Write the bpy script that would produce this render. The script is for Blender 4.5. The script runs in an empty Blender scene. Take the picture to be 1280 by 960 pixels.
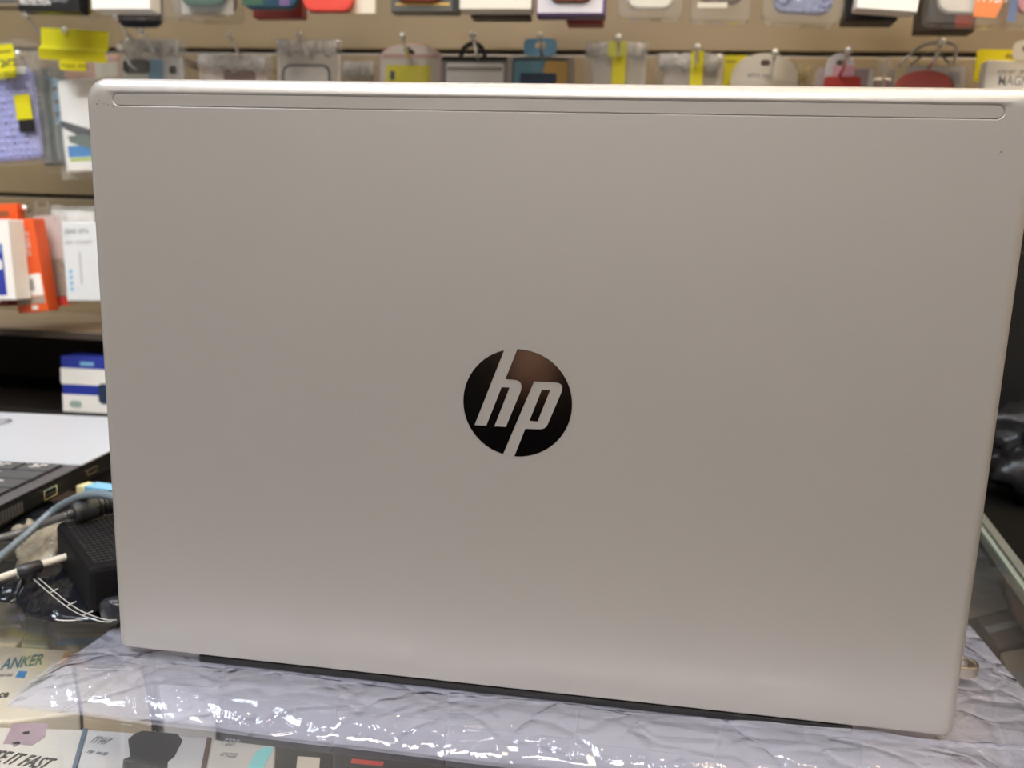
import bpy, bmesh, math, random
from mathutils import Vector, Matrix, noise
random.seed(7)
C = bpy.context.scene.collection
PI = math.pi
R = math.radians

# ------------------------------------------------------------------ camera model (measured pose) and lid frame
LEAN = R(2.0)
LX = Vector((1, 0, 0)); LU = Vector((0, -math.sin(LEAN), math.cos(LEAN))); LN = LX.cross(LU)
LO = Vector((0, 0, 0.004))
CAM = LO + .0481*LX + .2056*LU + .3457*LN
_rows = [(0.9882, 0.0301, -0.1504), (0.059, -0.9797, 0.1914), (-0.1416, -0.198, -0.9699)]
CR, CD, CF = [(a*LX + b*LU + c*LN).normalized() for a, b, c in _rows]
FPX = 1106.9
def ray(px, py): return CR*((px-640)/FPX) + CD*((py-480)/FPX) + CF
def ony(px, py, y):
    d = ray(px, py); return CAM + d*((y-CAM.y)/d.y)
def onz(px, py, z):
    d = ray(px, py); return CAM + d*((z-CAM.z)/d.z)
def onlid(px, py):
    d = ray(px, py); t = (LO-CAM).dot(LN)/d.dot(LN); p = CAM + d*t - LO
    return (p.dot(LX), p.dot(LU))

# ------------------------------------------------------------------ materials
_mc = {}
def mat(name, col, rough=.5, metal=0., var=.06, vscale=30., bump=0., bscale=200., spec=.5, coat=0., emit=None, estr=1.):
    if name in _mc: return _mc[name]
    m = bpy.data.materials.new(name); m.use_nodes = True
    nt = m.node_tree; N = nt.nodes; L = nt.links
    b = N['Principled BSDF']
    b.inputs['Roughness'].default_value = rough
    b.inputs['Metallic'].default_value = metal
    b.inputs['Specular IOR Level'].default_value = spec
    b.inputs['Coat Weight'].default_value = coat
    b.inputs['Coat Roughness'].default_value = .08
    tc = N.new('ShaderNodeTexCoord')
    nz = N.new('ShaderNodeTexNoise'); nz.inputs['Scale'].default_value = vscale; nz.inputs['Detail'].default_value = 3
    L.new(tc.outputs['Object'], nz.inputs['Vector'])
    mx = N.new('ShaderNodeMix'); mx.data_type = 'RGBA'
    mx.inputs[6].default_value = (*[max(0, c*(1-var)) for c in col], 1)
    mx.inputs[7].default_value = (*[min(1, c*(1+var)) for c in col], 1)
    L.new(nz.outputs['Fac'], mx.inputs[0]); L.new(mx.outputs[2], b.inputs['Base Color'])
    if bump:
        n2 = N.new('ShaderNodeTexNoise'); n2.inputs['Scale'].default_value = bscale; n2.inputs['Detail'].default_value = 2
        L.new(tc.outputs['Object'], n2.inputs['Vector'])
        bp = N.new('ShaderNodeBump'); bp.inputs['Strength'].default_value = bump; bp.inputs['Distance'].default_value = .001
        L.new(n2.outputs['Fac'], bp.inputs['Height']); L.new(bp.outputs['Normal'], b.inputs['Normal'])
    if emit:
        b.inputs['Emission Color'].default_value = (*emit, 1); b.inputs['Emission Strength'].default_value = estr
    _mc[name] = m; return m

def fresnel(nt, ior):
    N = nt.nodes; g = N.new('ShaderNodeNewGeometry'); mr = N.new('ShaderNodeMapRange')
    mr.inputs[3].default_value = ior; mr.inputs[4].default_value = 1/ior
    nt.links.new(g.outputs['Backfacing'], mr.inputs[0])
    f = N.new('ShaderNodeFresnel'); nt.links.new(mr.outputs[0], f.inputs['IOR']); return f

def film(name, tint=(1, 1, 1), white=.25, rough=.12, gloss=.5, bump=.6, bscale=60., dist=.002, col=(.8, .82, .86), crease=0):
    """thin clear plastic: part see-through, part milky, with a glossy wrinkled skin"""
    if name in _mc: return _mc[name]
    m = bpy.data.materials.new(name); m.use_nodes = True
    nt = m.node_tree; N = nt.nodes; L = nt.links
    out = N['Material Output']; b = N['Principled BSDF']
    b.inputs['Base Color'].default_value = (*col, 1); b.inputs['Roughness'].default_value = rough
    b.inputs['Specular IOR Level'].default_value = gloss
    tr = N.new('ShaderNodeBsdfTransparent'); tr.inputs[0].default_value = (*tint, 1)
    gl = N.new('ShaderNodeBsdfGlossy'); gl.inputs['Roughness'].default_value = rough
    tc = N.new('ShaderNodeTexCoord')
    nz = N.new('ShaderNodeTexNoise'); nz.inputs['Scale'].default_value = bscale; nz.inputs['Detail'].default_value = 4; nz.inputs['Distortion'].default_value = 1.2
    L.new(tc.outputs['Object'], nz.inputs['Vector'])
    bp = N.new('ShaderNodeBump'); bp.inputs['Strength'].default_value = bump; bp.inputs['Distance'].default_value = dist
    L.new(nz.outputs['Fac'], bp.inputs['Height'])
    if crease:
        n3 = N.new('ShaderNodeTexNoise'); n3.inputs['Scale'].default_value = 22; n3.inputs['Detail'].default_value = 3
        L.new(tc.outputs['Object'], n3.inputs['Vector'])
        ad_ = N.new('ShaderNodeVectorMath'); ad_.operation = 'MULTIPLY_ADD'; ad_.inputs[1].default_value = (.035, .02, .02)
        L.new(n3.outputs['Color'], ad_.inputs[0]); L.new(tc.outputs['Object'], ad_.inputs[2])
        vo = N.new('ShaderNodeTexVoronoi'); vo.feature = 'DISTANCE_TO_EDGE'; vo.inputs['Scale'].default_value = crease
        L.new(ad_.outputs[0], vo.inputs['Vector'])
        m_ = N.new('ShaderNodeMapRange'); m_.inputs[2].default_value = .13
        L.new(vo.outputs['Distance'], m_.inputs[0])
        b2_ = N.new('ShaderNodeBump'); b2_.inputs['Strength'].default_value = .8; b2_.inputs['Distance'].default_value = .0011
        L.new(m_.outputs[0], b2_.inputs['Height']); L.new(bp.outputs['Normal'], b2_.inputs['Normal']); bp = b2_
    for s in (b, gl): L.new(bp.outputs['Normal'], s.inputs['Normal'])
    m1 = N.new('ShaderNodeMixShader'); m1.inputs[0].default_value = white
    L.new(tr.outputs[0], m1.inputs[1]); L.new(b.outputs[0], m1.inputs[2])
    fr = fresnel(nt, 1.0 + gloss)
    L.new(bp.outputs['Normal'], fr.inputs['Normal'])
    m2 = N.new('ShaderNodeMixShader')
    L.new(fr.outputs[0], m2.inputs[0]); L.new(m1.outputs[0], m2.inputs[1]); L.new(gl.outputs[0], m2.inputs[2])
    L.new(m2.outputs[0], out.inputs['Surface'])
    _mc[name] = m; return m

WHITE = mat('white_card', (.90, .89, .87), .45)
CREAM = mat('cream_card', (.72, .66, .55), .5)
BLACK = mat('black_print', (.012, .012, .014), .4)
INK = mat('dark_ink', (.06, .065, .08), .5)
GREYINK = mat('grey_ink', (.3, .31, .34), .5)
YEL = mat('yellow_card', (.80, .72, .015), .38)
RED = mat('red_plastic', (.62, .06, .045), .4)
NAVY = mat('navy_plastic', (.02, .025, .045), .4)
GREEN = mat('green_plastic', (.035, .10, .06), .45)
BROWN = mat('brown_leather', (.22, .07, .05), .5)
BLUE = mat('blue_print', (.04, .25, .60), .4)
SKY = mat('pale_blue_card', (.22, .50, .75), .4)
DEEPBLUE = mat('deep_blue_print', (.03, .05, .38), .4)
ORANGE = mat('orange_card', (.80, .11, .02), .42)
LORANGE = mat('light_orange_sticker', (.80, .26, .09), .42)
PINK = mat('pink_card', (.75, .38, .45), .5)
GOLD = mat('gold_print', (.65, .42, .12), .4)
GREYP = mat('grey_plastic', (.36, .35, .34), .4)
SILVERP = mat('silver_plastic', (.5, .5, .51), .35)
PURPLE = mat('purple_edge_card', (.14, .09, .22), .4)
LILAC = mat('lilac_glitter', (.40, .42, .90), .3, .0, var=.35, vscale=350, bump=1., bscale=300)
CRYSTAL = mat('crystal_blue', (.32, .36, .62), .2, .4, var=.8, vscale=160, bump=1., bscale=160)
CHROME = mat('chrome_wire', (.75, .75, .75), .15, 1.)
CLEAR = film('clear_pack', (.97, .97, .97), .12, .1, .5, .5, 60, .002)
CLEARBOX = film('clear_box', (.98, .98, .97), .07, .08, .45, .15, 30, .001)
GLARE = film('milky_glare_film', (.98, .98, .98), .62, .12, .5, 1., 110, .006, (.95, .95, .95))  # milky white that puts the glare of the bag tops into colour
GLITBAG = film('thin_clear_bag', (.985, .985, .985), .08, .08, .38, .8, 48, .008, (.95, .96, .97))
CRINKLE = film('crinkled_clear_film', (.98, .985, .985), .16, .08, .36, 1., 42, .012, (.95, .96, .97))

# ------------------------------------------------------------------ mesh helpers
def link(name, bm, m, parent=None, smooth=False, bevel=0, seg=2, recalc=True):
    if recalc: bmesh.ops.recalc_face_normals(bm, faces=bm.faces)
    me = bpy.data.meshes.new(name); bm.to_mesh(me); bm.free()
    o = bpy.data.objects.new(name, me); C.objects.link(o)
    if m: me.materials.append(m)
    if smooth:
        for p in me.polygons: p.use_smooth = True
    if bevel:
        md = o.modifiers.new('bevel', 'BEVEL'); md.width = bevel; md.segments = seg; md.limit_method = 'ANGLE'; md.angle_limit = R(35)
    if parent: o.parent = parent
    return o
def thing(name, label, cat, loc=(0, 0, 0), rot=(0, 0, 0), group=None):
    o = bpy.data.objects.new(name, None); C.objects.link(o); o.empty_display_size = .01
    o.location = loc; o.rotation_euler = rot; o['label'] = label; o['category'] = cat
    if group: o['group'] = group
    return o
def tag(o, label, cat, group=None):
    o['label'] = label; o['category'] = cat
    if group: o['group'] = group
    return o
def box(bm, x0, x1, y0, y1, z0, z1, mtx=None):
    v = [bm.verts.new(p) for p in ((x0,y0,z0),(x1,y0,z0),(x1,y1,z0),(x0,y1,z0),(x0,y0,z1),(x1,y0,z1),(x1,y1,z1),(x0,y1,z1))]
    if mtx:
        for q in v: q.co = mtx @ q.co
    for f in ((0,1,2,3),(4,5,6,7),(0,1,5,4),(1,2,6,5),(2,3,7,6),(3,0,4,7)): bm.faces.new([v[i] for i in f])
    return v
def bx(*a):
    bm = bmesh.new(); box(bm, *a); return bm
def rrect(w, h, r, seg=6, cx=0, cy=0):
    """rounded rectangle outline, counter-clockwise; r may be (bl, br, tr, tl)"""
    if not isinstance(r, tuple): r = (r,)*4
    out = []
    for (sx, sy, a0, rr) in ((-1,-1,PI,r[0]), (1,-1,1.5*PI,r[1]), (1,1,0,r[2]), (-1,1,.5*PI,r[3])):
        for k in range(seg+1):
            a = a0 + k/seg*PI/2
            out.append((cx + sx*(w/2-rr) + rr*math.cos(a), cy + sy*(h/2-rr) + rr*math.sin(a)))
    return out
def circ(r, n=32, cx=0, cy=0): return [(cx+r*math.cos(2*PI*k/n), cy+r*math.sin(2*PI*k/n)) for k in range(n)]
def prism(bm, pts, y0, y1):
    """outline in x,z pushed from y0 to y1"""
    a = [bm.verts.new((x, y0, z)) for x, z in pts]; b = [bm.verts.new((x, y1, z)) for x, z in pts]
    bm.faces.new(a); bm.faces.new(b[::-1]); n = len(pts)
    for i in range(n): bm.faces.new((a[i], a[(i+1)%n], b[(i+1)%n], b[i]))
def ringprism(bm, outer, inner, y0, y1):
    n = len(outer); assert n == len(inner)
    v = [[bm.verts.new((x, y, z)) for x, z in ps] for ps in (outer, inner) for y in (y0, y1)]
    oa, ob, ia, ib = v
    for i in range(n):
        j = (i+1) % n
        for q in ((oa[i],oa[j],ob[j],ob[i]), (ia[i],ia[j],ib[j],ib[i]), (oa[i],oa[j],ia[j],ia[i]), (ob[i],ob[j],ib[j],ib[i])): bm.faces.new(q)
def pr(pts, y0, y1):
    bm = bmesh.new(); prism(bm, pts, y0, y1); return bm
def tube(bm, pts, r, n=8, caps=True):
    pts = [Vector(p) for p in pts]; rings = []
    rr = r if isinstance(r, (list, tuple)) else [r]*len(pts)
    up = Vector((0, 0, 1)); prev = None
    for i, p in enumerate(pts):
        t = (pts[min(i+1, len(pts)-1)] - pts[max(i-1, 0)]).normalized()
        if prev is None:
            a = t.cross(up)
            if a.length < .1: a = t.cross(Vector((1, 0, 0)))
        else: a = prev - t*prev.dot(t)
        a.normalize(); prev = a; b = t.cross(a)
        rings.append([bm.verts.new(p + (a*math.cos(2*PI*k/n) + b*math.sin(2*PI*k/n))*rr[i]) for k in range(n)])
    for i in range(len(rings)-1):
        for k in range(n): bm.faces.new((rings[i][k], rings[i][(k+1)%n], rings[i+1][(k+1)%n], rings[i+1][k]))
    if caps: bm.faces.new(rings[0]); bm.faces.new(rings[-1][::-1])
def tb(pts, r, n=8):
    bm = bmesh.new(); tube(bm, pts, r, n); return bm
def spline(pts, k=8):
    P = [Vector(p) for p in pts]; P = [P[0]*2-P[1]] + P + [P[-1]*2-P[-2]]; out = []
    for i in range(1, len(P)-2):
        for s in range(k):
            t = s/k; a, b, c, d = P[i-1], P[i], P[i+1], P[i+2]
            out.append(.5*((2*b) + (c-a)*t + (2*a-5*b+4*c-d)*t*t + (3*b-a-3*c+d)*t**3))
    out.append(P[-2]); return out
def ball(bm, c, r, n=12):
    g = bmesh.ops.create_uvsphere(bm, u_segments=n, v_segments=n//2+2, radius=r, matrix=Matrix.Translation(c))
def text(name, s, size, m, parent, loc, rot=(PI/2, 0, 0), shear=0., bold=0., squeeze=1., align='LEFT', depth=.0001):
    cu = bpy.data.curves.new(name, 'FONT'); cu.body = s; cu.size = size; cu.shear = shear; cu.offset = bold*size
    cu.align_x = align; cu.extrude = depth; cu.resolution_u = 3
    if s[0] == '~':      # print too small to read: a row of short ink strokes
        bm = bmesh.new(); rs = random.Random(len(s)*7+int(size*1e5)); x = 0
        for ch in s[1:]:
            if ch != ' ':
                w_ = size*rs.uniform(.34, .46); k = rs.randrange(3)
                for (a, b, c_, d) in (((0, .25, 0, .7), (.25, 1, .5, .7)), ((0, 1, .5, .7), (0, 1, 0, .18), (.7, 1, .2, .5)), ((.3, .6, 0, .7), (0, 1, .25, .42)))[k]:
                    box(bm, x+w_*a, x+w_*b, size*c_, size*d, -.00005, .0001)
            x += size*.55
        me = bpy.data.meshes.new(name); bm.to_mesh(me); bm.free(); me.materials.append(m)
        for v in me.vertices: v.co.x = (v.co.x + shear*v.co.y)*squeeze
        o = bpy.data.objects.new('small_print', me); C.objects.link(o); o.location = loc; o.rotation_euler = rot; o.parent = parent
        return o
    t = bpy.data.objects.new(name, cu); C.objects.link(t)
    dg = bpy.context.evaluated_depsgraph_get(); me = bpy.data.meshes.new_from_object(t.evaluated_get(dg))
    bpy.data.objects.remove(t); me.materials.clear(); me.materials.append(m)
    for v in me.vertices: v.co.x *= squeeze
    o = bpy.data.objects.new(name, me); C.objects.link(o); o.location = loc; o.rotation_euler = rot; o.parent = parent
    return o
def boolean(o, cutter, op='DIFFERENCE'):
    md = o.modifiers.new('b', 'BOOLEAN'); md.object = cutter; md.operation = op; md.solver = 'EXACT'
    dg = bpy.context.evaluated_depsgraph_get(); me = bpy.data.meshes.new_from_object(o.evaluated_get(dg))
    o.modifiers.clear(); o.data = me; bpy.data.objects.remove(cutter)
def struct(name, bm, m):
    o = link(name, bm, m); o['kind'] = 'structure'; return o

# ------------------------------------------------------------------ the shop room
FLOOR, CEIL = -.95, 1.75
tan_wall = mat('olive_tan_slatwall', (.235, .175, .10), .38, var=.12, vscale=6)
struct('floor', bx(-2.6, 2.6, -3.2, 1.0, FLOOR-.05, FLOOR), mat('dark_floor_tile', (.012, .011, .012), .5, var=.3, vscale=4, spec=.05))
struct('ceiling', bx(-2.6, 2.6, -3.2, 1.0, CEIL, CEIL+.05), mat('white_ceiling', (.75, .73, .70), .8))
struct('wall_left', bx(-2.65, -2.6, -3.2, 1.0, FLOOR, CEIL), mat('beige_wall', (.55, .47, .36), .7))
struct('wall_right', bx(2.6, 2.65, -3.2, 1.0, FLOOR, CEIL), mat('beige_wall', (.55, .47, .36), .7))
struct('wall_front', bx(-2.6, 2.6, -3.25, -3.2, -.30, CEIL), mat('beige_front_wall', (.50, .47, .43), .6, var=.2, vscale=2))
struct('trim_2', bx(-2.6, 2.6, -3.25, -3.2, FLOOR, -.30), mat('black_plinth', (.008, .008, .009), .6, spec=.2))  # black plinth added out of view so the emblem reflects dark
t = thing('reflection_stool', 'added unseen stool with a brown upholstered seat by the wall facing the counter', 'reflection_stool', (-.355, -2.95, FLOOR))  # added out of view only to put brown into the emblem reflection
link('seat', bx(-.085, .085, -.08, .08, .37, .54), mat('brown_vinyl_seat', (.50, .27, .17), .5, var=.2), t, bevel=.03, seg=4)
for sx in (-1, 1):
    for sy in (-1, 1): link('leg', bx(sx*.06-.01, sx*.06+.01, sy*.06-.01, sy*.06+.01, 0, .37), mat('black_plinth', (.008, .008, .009)), t)
# slatwall: slabs with slots every 212 mm, dark backing behind the slots
bm = bmesh.new(); z = .0
slots = [.4455 + .2125*k for k in range(-2, 6)]
zs = [.0] + slots + [CEIL]
for a, b in zip(zs[:-1], zs[1:]):
    box(bm, -2.6, 2.6, .9, .918, a+.003, b-.003)
o = link('wall_back', bm, tan_wall, bevel=.002); o['kind'] = 'structure'
struct('wall_rear', bx(-2.6, 2.6, .93, 1.0, FLOOR, CEIL), mat('dark_backing', (.05, .04, .035), .8))
# aluminium channel lips inside the slots
bm = bmesh.new()
for s in slots: box(bm, -2.6, 2.6, .903, .93, s-.0029, s-.0018)
struct('trim_1', bm, mat('slot_channel', (.35, .34, .33), .4, .8))

# display shelf and the dark cabinet under it
t = thing('wall_shelf', 'tan shelf board running along the wall below the hanging boxes', 'shelf', (0, .78, .04))
link('shelf_board', bx(-2.5, 2.5, -.105, .118, .010, .018), mat('shelf_tan', (.27, .20, .13), .5, var=.1), t, bevel=.002)
link('front_lip', bx(-2.5, 2.5, -.108, -.105, .009, .018), mat('shelf_edge_dark', (.08, .06, .05), .4), t, bevel=.001)
t = thing('wall_cabinet', 'black cabinet with an open niche under the tan wall shelf', 'cabinet', (0, .78, FLOOR))
blk = mat('black_laminate', (.010, .007, .006), .55, spec=.3)
link('body', bx(-2.5, 2.5, -.11, .14, 0, .905), blk, t, bevel=.003)
link('back_panel', bx(-2.5, 2.5, .112, .119, .905, .999), blk, t)
for xx in (-2.4, -1.6, 1.6, 2.4): link('upright', bx(xx-.01, xx+.01, -.09, .112, .905, .999), blk, t)

# ------------------------------------------------------------------ ceiling lamps (what lights the shop)
def panel_light(x, y, w, d, col, s, label):
    t = thing('ceiling_light', label, 'ceiling light', (x, y, CEIL))
    bm = bmesh.new(); ringprism(bm, rrect(w+.04, d+.04, .005, 2), rrect(w, d, .003, 2), -.02, 0)
    bmesh.ops.rotate(bm, verts=bm.verts, matrix=Matrix.Rotation(-PI/2, 3, 'X'), cent=(0, 0, 0))
    f = link('frame', bm, WHITE, t); 
    mx = min(v.co.z for v in f.data.vertices)
    for v in f.data.vertices: v.co.z = v.co.z - max(0, 0) if mx < -.001 else v.co.z - .02
    link('diffuser', bx(-w/2, w/2, -d/2, d/2, -.012, -.008), mat('lamp_%.2f_%.2f_%.1f' % (col[0], col[2], s), (.8, .8, .8), emit=col, estr=s), t)
def spot_light(x, y, col, s, label):
    t = thing('downlight', label, 'ceiling light', (x, y, CEIL), group='round downlights in the shop ceiling')
    def cyl(r0, z0, z1, r1=None):
        bm = bmesh.new(); ri = r1 or 0
        o_, i_ = circ(r0, 24), circ(ri if ri else r0*.5, 24)
        for ring in (o_,): pass
        if ri:
            va = [bm.verts.new((x_, y_, z0)) for x_, y_ in o_]; vb = [bm.verts.new((x_, y_, z1)) for x_, y_ in o_]
            wa = [bm.verts.new((x_, y_, z0)) for x_, y_ in i_]; wb = [bm.verts.new((x_, y_, z1)) for x_, y_ in i_]
            for k in range(24):
                j = (k+1) % 24
                for q in ((va[k],va[j],vb[j],vb[k]), (wa[k],wa[j],wb[j],wb[k]), (va[k],va[j],wa[j],wa[k]), (vb[k],vb[j],wb[j],wb[k])): bm.faces.new(q)
        else:
            va = [bm.verts.new((x_, y_, z0)) for x_, y_ in o_]; vb = [bm.verts.new((x_, y_, z1)) for x_, y_ in o_]
            bm.faces.new(va); bm.faces.new(vb)
            for k in range(24): bm.faces.new((va[k], va[(k+1)%24], vb[(k+1)%24], vb[k]))
        return bm
    link('rim', cyl(.06, -.012, 0, .046), WHITE, t)
    link('lens', cyl(.045, -.008, -.001), mat('spot_%.2f_%.1f' % (col[2], s), (.8, .8, .8), emit=col, estr=s), t)
COOL = (.80, .91, 1.0); WARM = (1.0, .78, .52); NEUT = (1.0, .93, .86)
panel_light(-1.05, -.45, .6, .6, COOL, 13, 'square cool white ceiling panel over the left of the counter')
panel_light(.95, -.35, .6, .6, WARM, 13, 'square warm ceiling panel over the right of the counter')
panel_light(-.1, -1.5, 1.4, .4, NEUT, 21, 'long neutral ceiling panel behind the camera')
for i, (x, y, c, s) in enumerate(((-.75, .42, COOL, 45), (-.25, .42, NEUT, 45), (.25, .42, WARM, 45), (.75, .42, WARM, 45), (-1.3, .42, COOL, 45), (1.3, .42, NEUT, 60),
                     (-.35, .1, COOL, 45), (.3, .05, WARM, 45), (0.0, -.35, COOL, 45), (-.1, .15, WARM, 45))):
    spot_light(x, y, c, s, 'small round downlight in the white shop ceiling')

# ------------------------------------------------------------------ glass counter
GE0 = onz(1230, 668, 0); GE1 = onz(1280, 738, 0)
dv = (GE0-GE1).normalized(); dv.z = 0
def edge_x(y): return GE1.x + (y-GE1.y)*dv.x/dv.y
glass = bpy.data.materials.new('counter_glass'); glass.use_nodes = True
nt = glass.node_tree; N_ = nt.nodes; L_ = nt.links; N_.remove(N_['Principled BSDF'])
tr = N_.new('ShaderNodeBsdfTransparent'); tr.inputs[0].default_value = (.955, .955, .95, 1)
gl = N_.new('ShaderNodeBsdfGlossy'); gl.inputs['Roughness'].default_value = .03
fr = fresnel(nt, 1.45)
df = N_.new('ShaderNodeBsdfDiffuse'); df.inputs[0].default_value = (.7, .72, .7, 1)
tcn = N_.new('ShaderNodeTexCoord'); nzn = N_.new('ShaderNodeTexNoise'); nzn.inputs['Scale'].default_value = 18; nzn.inputs['Detail'].default_value = 6
L_.new(tcn.outputs['Object'], nzn.inputs['Vector'])
mr = N_.new('ShaderNodeMapRange'); mr.inputs[1].default_value = .45; mr.inputs[2].default_value = .8; mr.inputs[3].default_value = .006; mr.inputs[4].default_value = .05
L_.new(nzn.outputs['Fac'], mr.inputs[0])
ma = N_.new('ShaderNodeMixShader'); mb = N_.new('ShaderNodeMixShader')
L_.new(mr.outputs[0], ma.inputs[0]); L_.new(tr.outputs[0], ma.inputs[1]); L_.new(df.outputs[0], ma.inputs[2])
L_.new(fr.outputs[0], mb.inputs[0]); L_.new(ma.outputs[0], mb.inputs[1]); L_.new(gl.outputs[0], mb.inputs[2])
L_.new(mb.outputs[0], N_['Material Output'].inputs['Surface'])
SH = -.078
t = thing('display_counter', 'glass topped display counter that carries the silver laptop', 'counter', (0, 0, FLOOR))
y0, y1 = -.20, .46
def poly_slab(pts, z0, z1):
    bm = bmesh.new(); a = [bm.verts.new((x, y, z0)) for x, y in pts]; b = [bm.verts.new((x, y, z1)) for x, y in pts]
    bm.faces.new(a); bm.faces.new(b); n = len(pts)
    for i in range(n): bm.faces.new((a[i], a[(i+1)%n], b[(i+1)%n], b[i]))
    return bm
H = -FLOOR
link('glass_top', poly_slab([(-1.4, y0), (edge_x(y0)-.001, y0), (edge_x(y1)-.001, y1), (-1.4, y1)], H-.008, H), glass, t)
def strip(a, b, z0, z1): return poly_slab([(edge_x(y0)+a, y0), (edge_x(y0)+b, y0), (edge_x(y1)+b, y1), (edge_x(y1)+a, y1)], z0, z1)
link('glass_edge', strip(0, .003, H-.008, H+.0002), mat('green_glass_edge', (.22, .27, .24), .15), t)
link('edge_gap', strip(.0031, .0055, H-.010, H-.002), mat('dark_joint', (.10, .10, .08), .5), t)
link('edge_rail', strip(.0056, .0115, H-.010, H), mat('worn_pale_rail', (.20, .21, .19), .35, .3, var=.3, vscale=60), t)
link('black_top', poly_slab([(edge_x(y0)+.0117, y0), (1.4, y0), (1.4, y1), (edge_x(y1)+.0117, y1)], H-.014, H-.002), mat('matt_black_top', (.004, .0035, .003), .7, spec=.1), t)
dk = mat('dark_case_wood', (.16, .11, .08), .5, var=.35, vscale=9)
link('inner_shelf', bx(-1.38, 1.38, y0+.01, y1-.004, H+SH-.01, H+SH), dk, t)
link('front_panel', bx(-1.4, 1.4, y0, y0+.01, 0, H-.014), glass, t)
link('back_panel', bx(-1.4, 1.4, y1-.004, y1, 0, H-.014), blk, t)
for xx in (-1.4, 1.39): link('side_panel', bx(xx, xx+.01, y0+.01, y1-.004, 0, H-.014), blk, t)
link('bottom_panel', bx(-1.39, 1.39, y0+.01, y1-.004, .02, .05), dk, t)

# ------------------------------------------------------------------ silver laptop seen from behind
lap = thing('silver_laptop', 'large open silver laptop seen from behind with round mirror black emblem', 'laptop', (0, 0, 0))
lidm = mat('satin_silver_lid', (.405, .393, .386), .40, .42, var=.03, vscale=9, bump=.06, bscale=2500)
W, HL = .3650, .2513
# lid shell in lid frame (x, y = depth away from viewer, z = up)
bm = bmesh.new()
K = 12; D = .0048; rings = []
def lid_ring(it, isd, ib, yy, extra=0):
    w = W - 2*isd; h = HL - it - ib; cz = ib + h/2
    rt = max(.0085 - isd*.6, .003); rb = max(.0035 - isd*.3, .0015)
    return [bm.verts.new((x, yy, z)) for x, z in rrect(w, h, (rb, rb, rt, rt), 8, 0, cz)]
for k in range(K+1):
    a = k/K*PI/2
    s = 1-math.cos(a); d = D*(1-math.sin(a))
    rings.append(lid_ring(.0068*s, .0046*s, .0016*s, d))
for k in range(K):
    n = len(rings[0])
    for i in range(n):
        f = bm.faces.new((rings[k][i], rings[k][(i+1)%n], rings[k+1][(i+1)%n], rings[k+1][i])); f.smooth = True
bm.faces.new(rings[-1])
bm.faces.new(rings[0][::-1])
lidroot_m = Matrix.Translation(LO) @ Matrix(((1, 0, 0), (0, -LN.y, LU.y), (0, -LN.z, LU.z))).to_4x4()
lid = link('lid', bm, lidm, lap)
# capsule pocket with a small chamfered lip, and the antenna strip lying in it
SW, SHh, SZ = .3384, .0047, .24285
c = bmesh.new(); prism_pts = [(rrect(SW+.0016, SHh+.0016, SHh/2+.0008-1e-5, 10, 0, SZ), -.001), (rrect(SW+.0010, SHh+.0010, SHh/2+.0005-1e-5, 10, 0, SZ), .00000), (rrect(SW, SHh, SHh/2-1e-5, 10, 0, SZ), .0004), (rrect(SW, SHh, SHh/2-1e-5, 10, 0, SZ), .0012)]
vv = [[c.verts.new((x, yy, z)) for x, z in ps] for ps, yy in prism_pts]
n = len(vv[0]); c.faces.new(vv[0]); c.faces.new(vv[-1][::-1])
for a, b in zip(vv[:-1], vv[1:]):
    for i in range(n): c.faces.new((a[i], a[(i+1)%n], b[(i+1)%n], b[i]))
boolean(lid, link('cut', c, None))
# emblem pocket
ER, EZ = .0222, .1272
boolean(lid, link('cut', pr(circ(ER+.00018, 96, 0, EZ), -.001, .0004), None))
lid.data.materials.clear(); lid.data.materials.append(lidm)
strip_o = link('antenna_strip', pr(rrect(SW-.0004, SHh-.0003, SHh/2-.00016, 10, 0, SZ-.00014), -.00003, .0011), mat('satin_silver_strip', (.388, .377, .370), .40, .42, var=.02), lid, bevel=.00006, seg=1)
strip_o['label'] = 'long thin capsule shaped antenna strip'
# emblem: two letters stay lid coloured, the rest of the disc is mirror black
def cp(pts): return [onlid(560+x/5.6444, 420+y/5.6472) for x, y in pts]
def arc3(p0, p1, p2, k=6):
    return [((1-t)**2*p0[0]+2*t*(1-t)*p1[0]+t*t*p2[0], (1-t)**2*p0[1]+2*t*(1-t)*p1[1]+t*t*p2[1]) for t in [i/k for i in range(k+1)]]
h_pts = [(420, 40), (188, 628), (270, 632), (378, 361), (435, 363), (328, 636), (408, 641)] + arc3((512, 392), (536, 312), (466, 308)) + [(405, 304), (510, 40)]
p_out = [(369, 880), (608, 320)] + arc3((752, 327), (822, 330), (802, 392)) + arc3((708, 612), (692, 660), (645, 657)) + [(545, 654), (455, 880)]
p_in = [(662, 378), (722, 380), (632, 603), (574, 598)]
em = link('emblem', pr(circ(ER, 96, 0, EZ), -.00012, .00035), None)
boolean(em, link('cut', pr(cp(h_pts), -.002, .002), None))
boolean(em, link('cut', pr(cp(p_out), -.002, .002), None))
bm = bmesh.new(); bm.from_mesh(em.data)
tmp = bmesh.new(); prism(tmp, cp(p_in), -.00012, .00035); bmesh.ops.recalc_face_normals(tmp, faces=tmp.faces)
me = bpy.data.meshes.new('t'); tmp.to_mesh(me); tmp.free(); bm.from_mesh(me)
bm.to_mesh(em.data); bm.free()
em.data.materials.clear(); em.data.materials.append(mat('mirror_black', (.28, .27, .28), .10, 1., spec=.5, coat=.0, var=0, bump=.03, bscale=60))
em.parent = lid; em['label'] = 'mirror black round emblem with two slanted lowercase letters cut out'
md = em.modifiers.new('bevel', 'BEVEL'); md.width = .00008; md.segments = 2; md.limit_method = 'ANGLE'; md.angle_limit = R(50)
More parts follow.
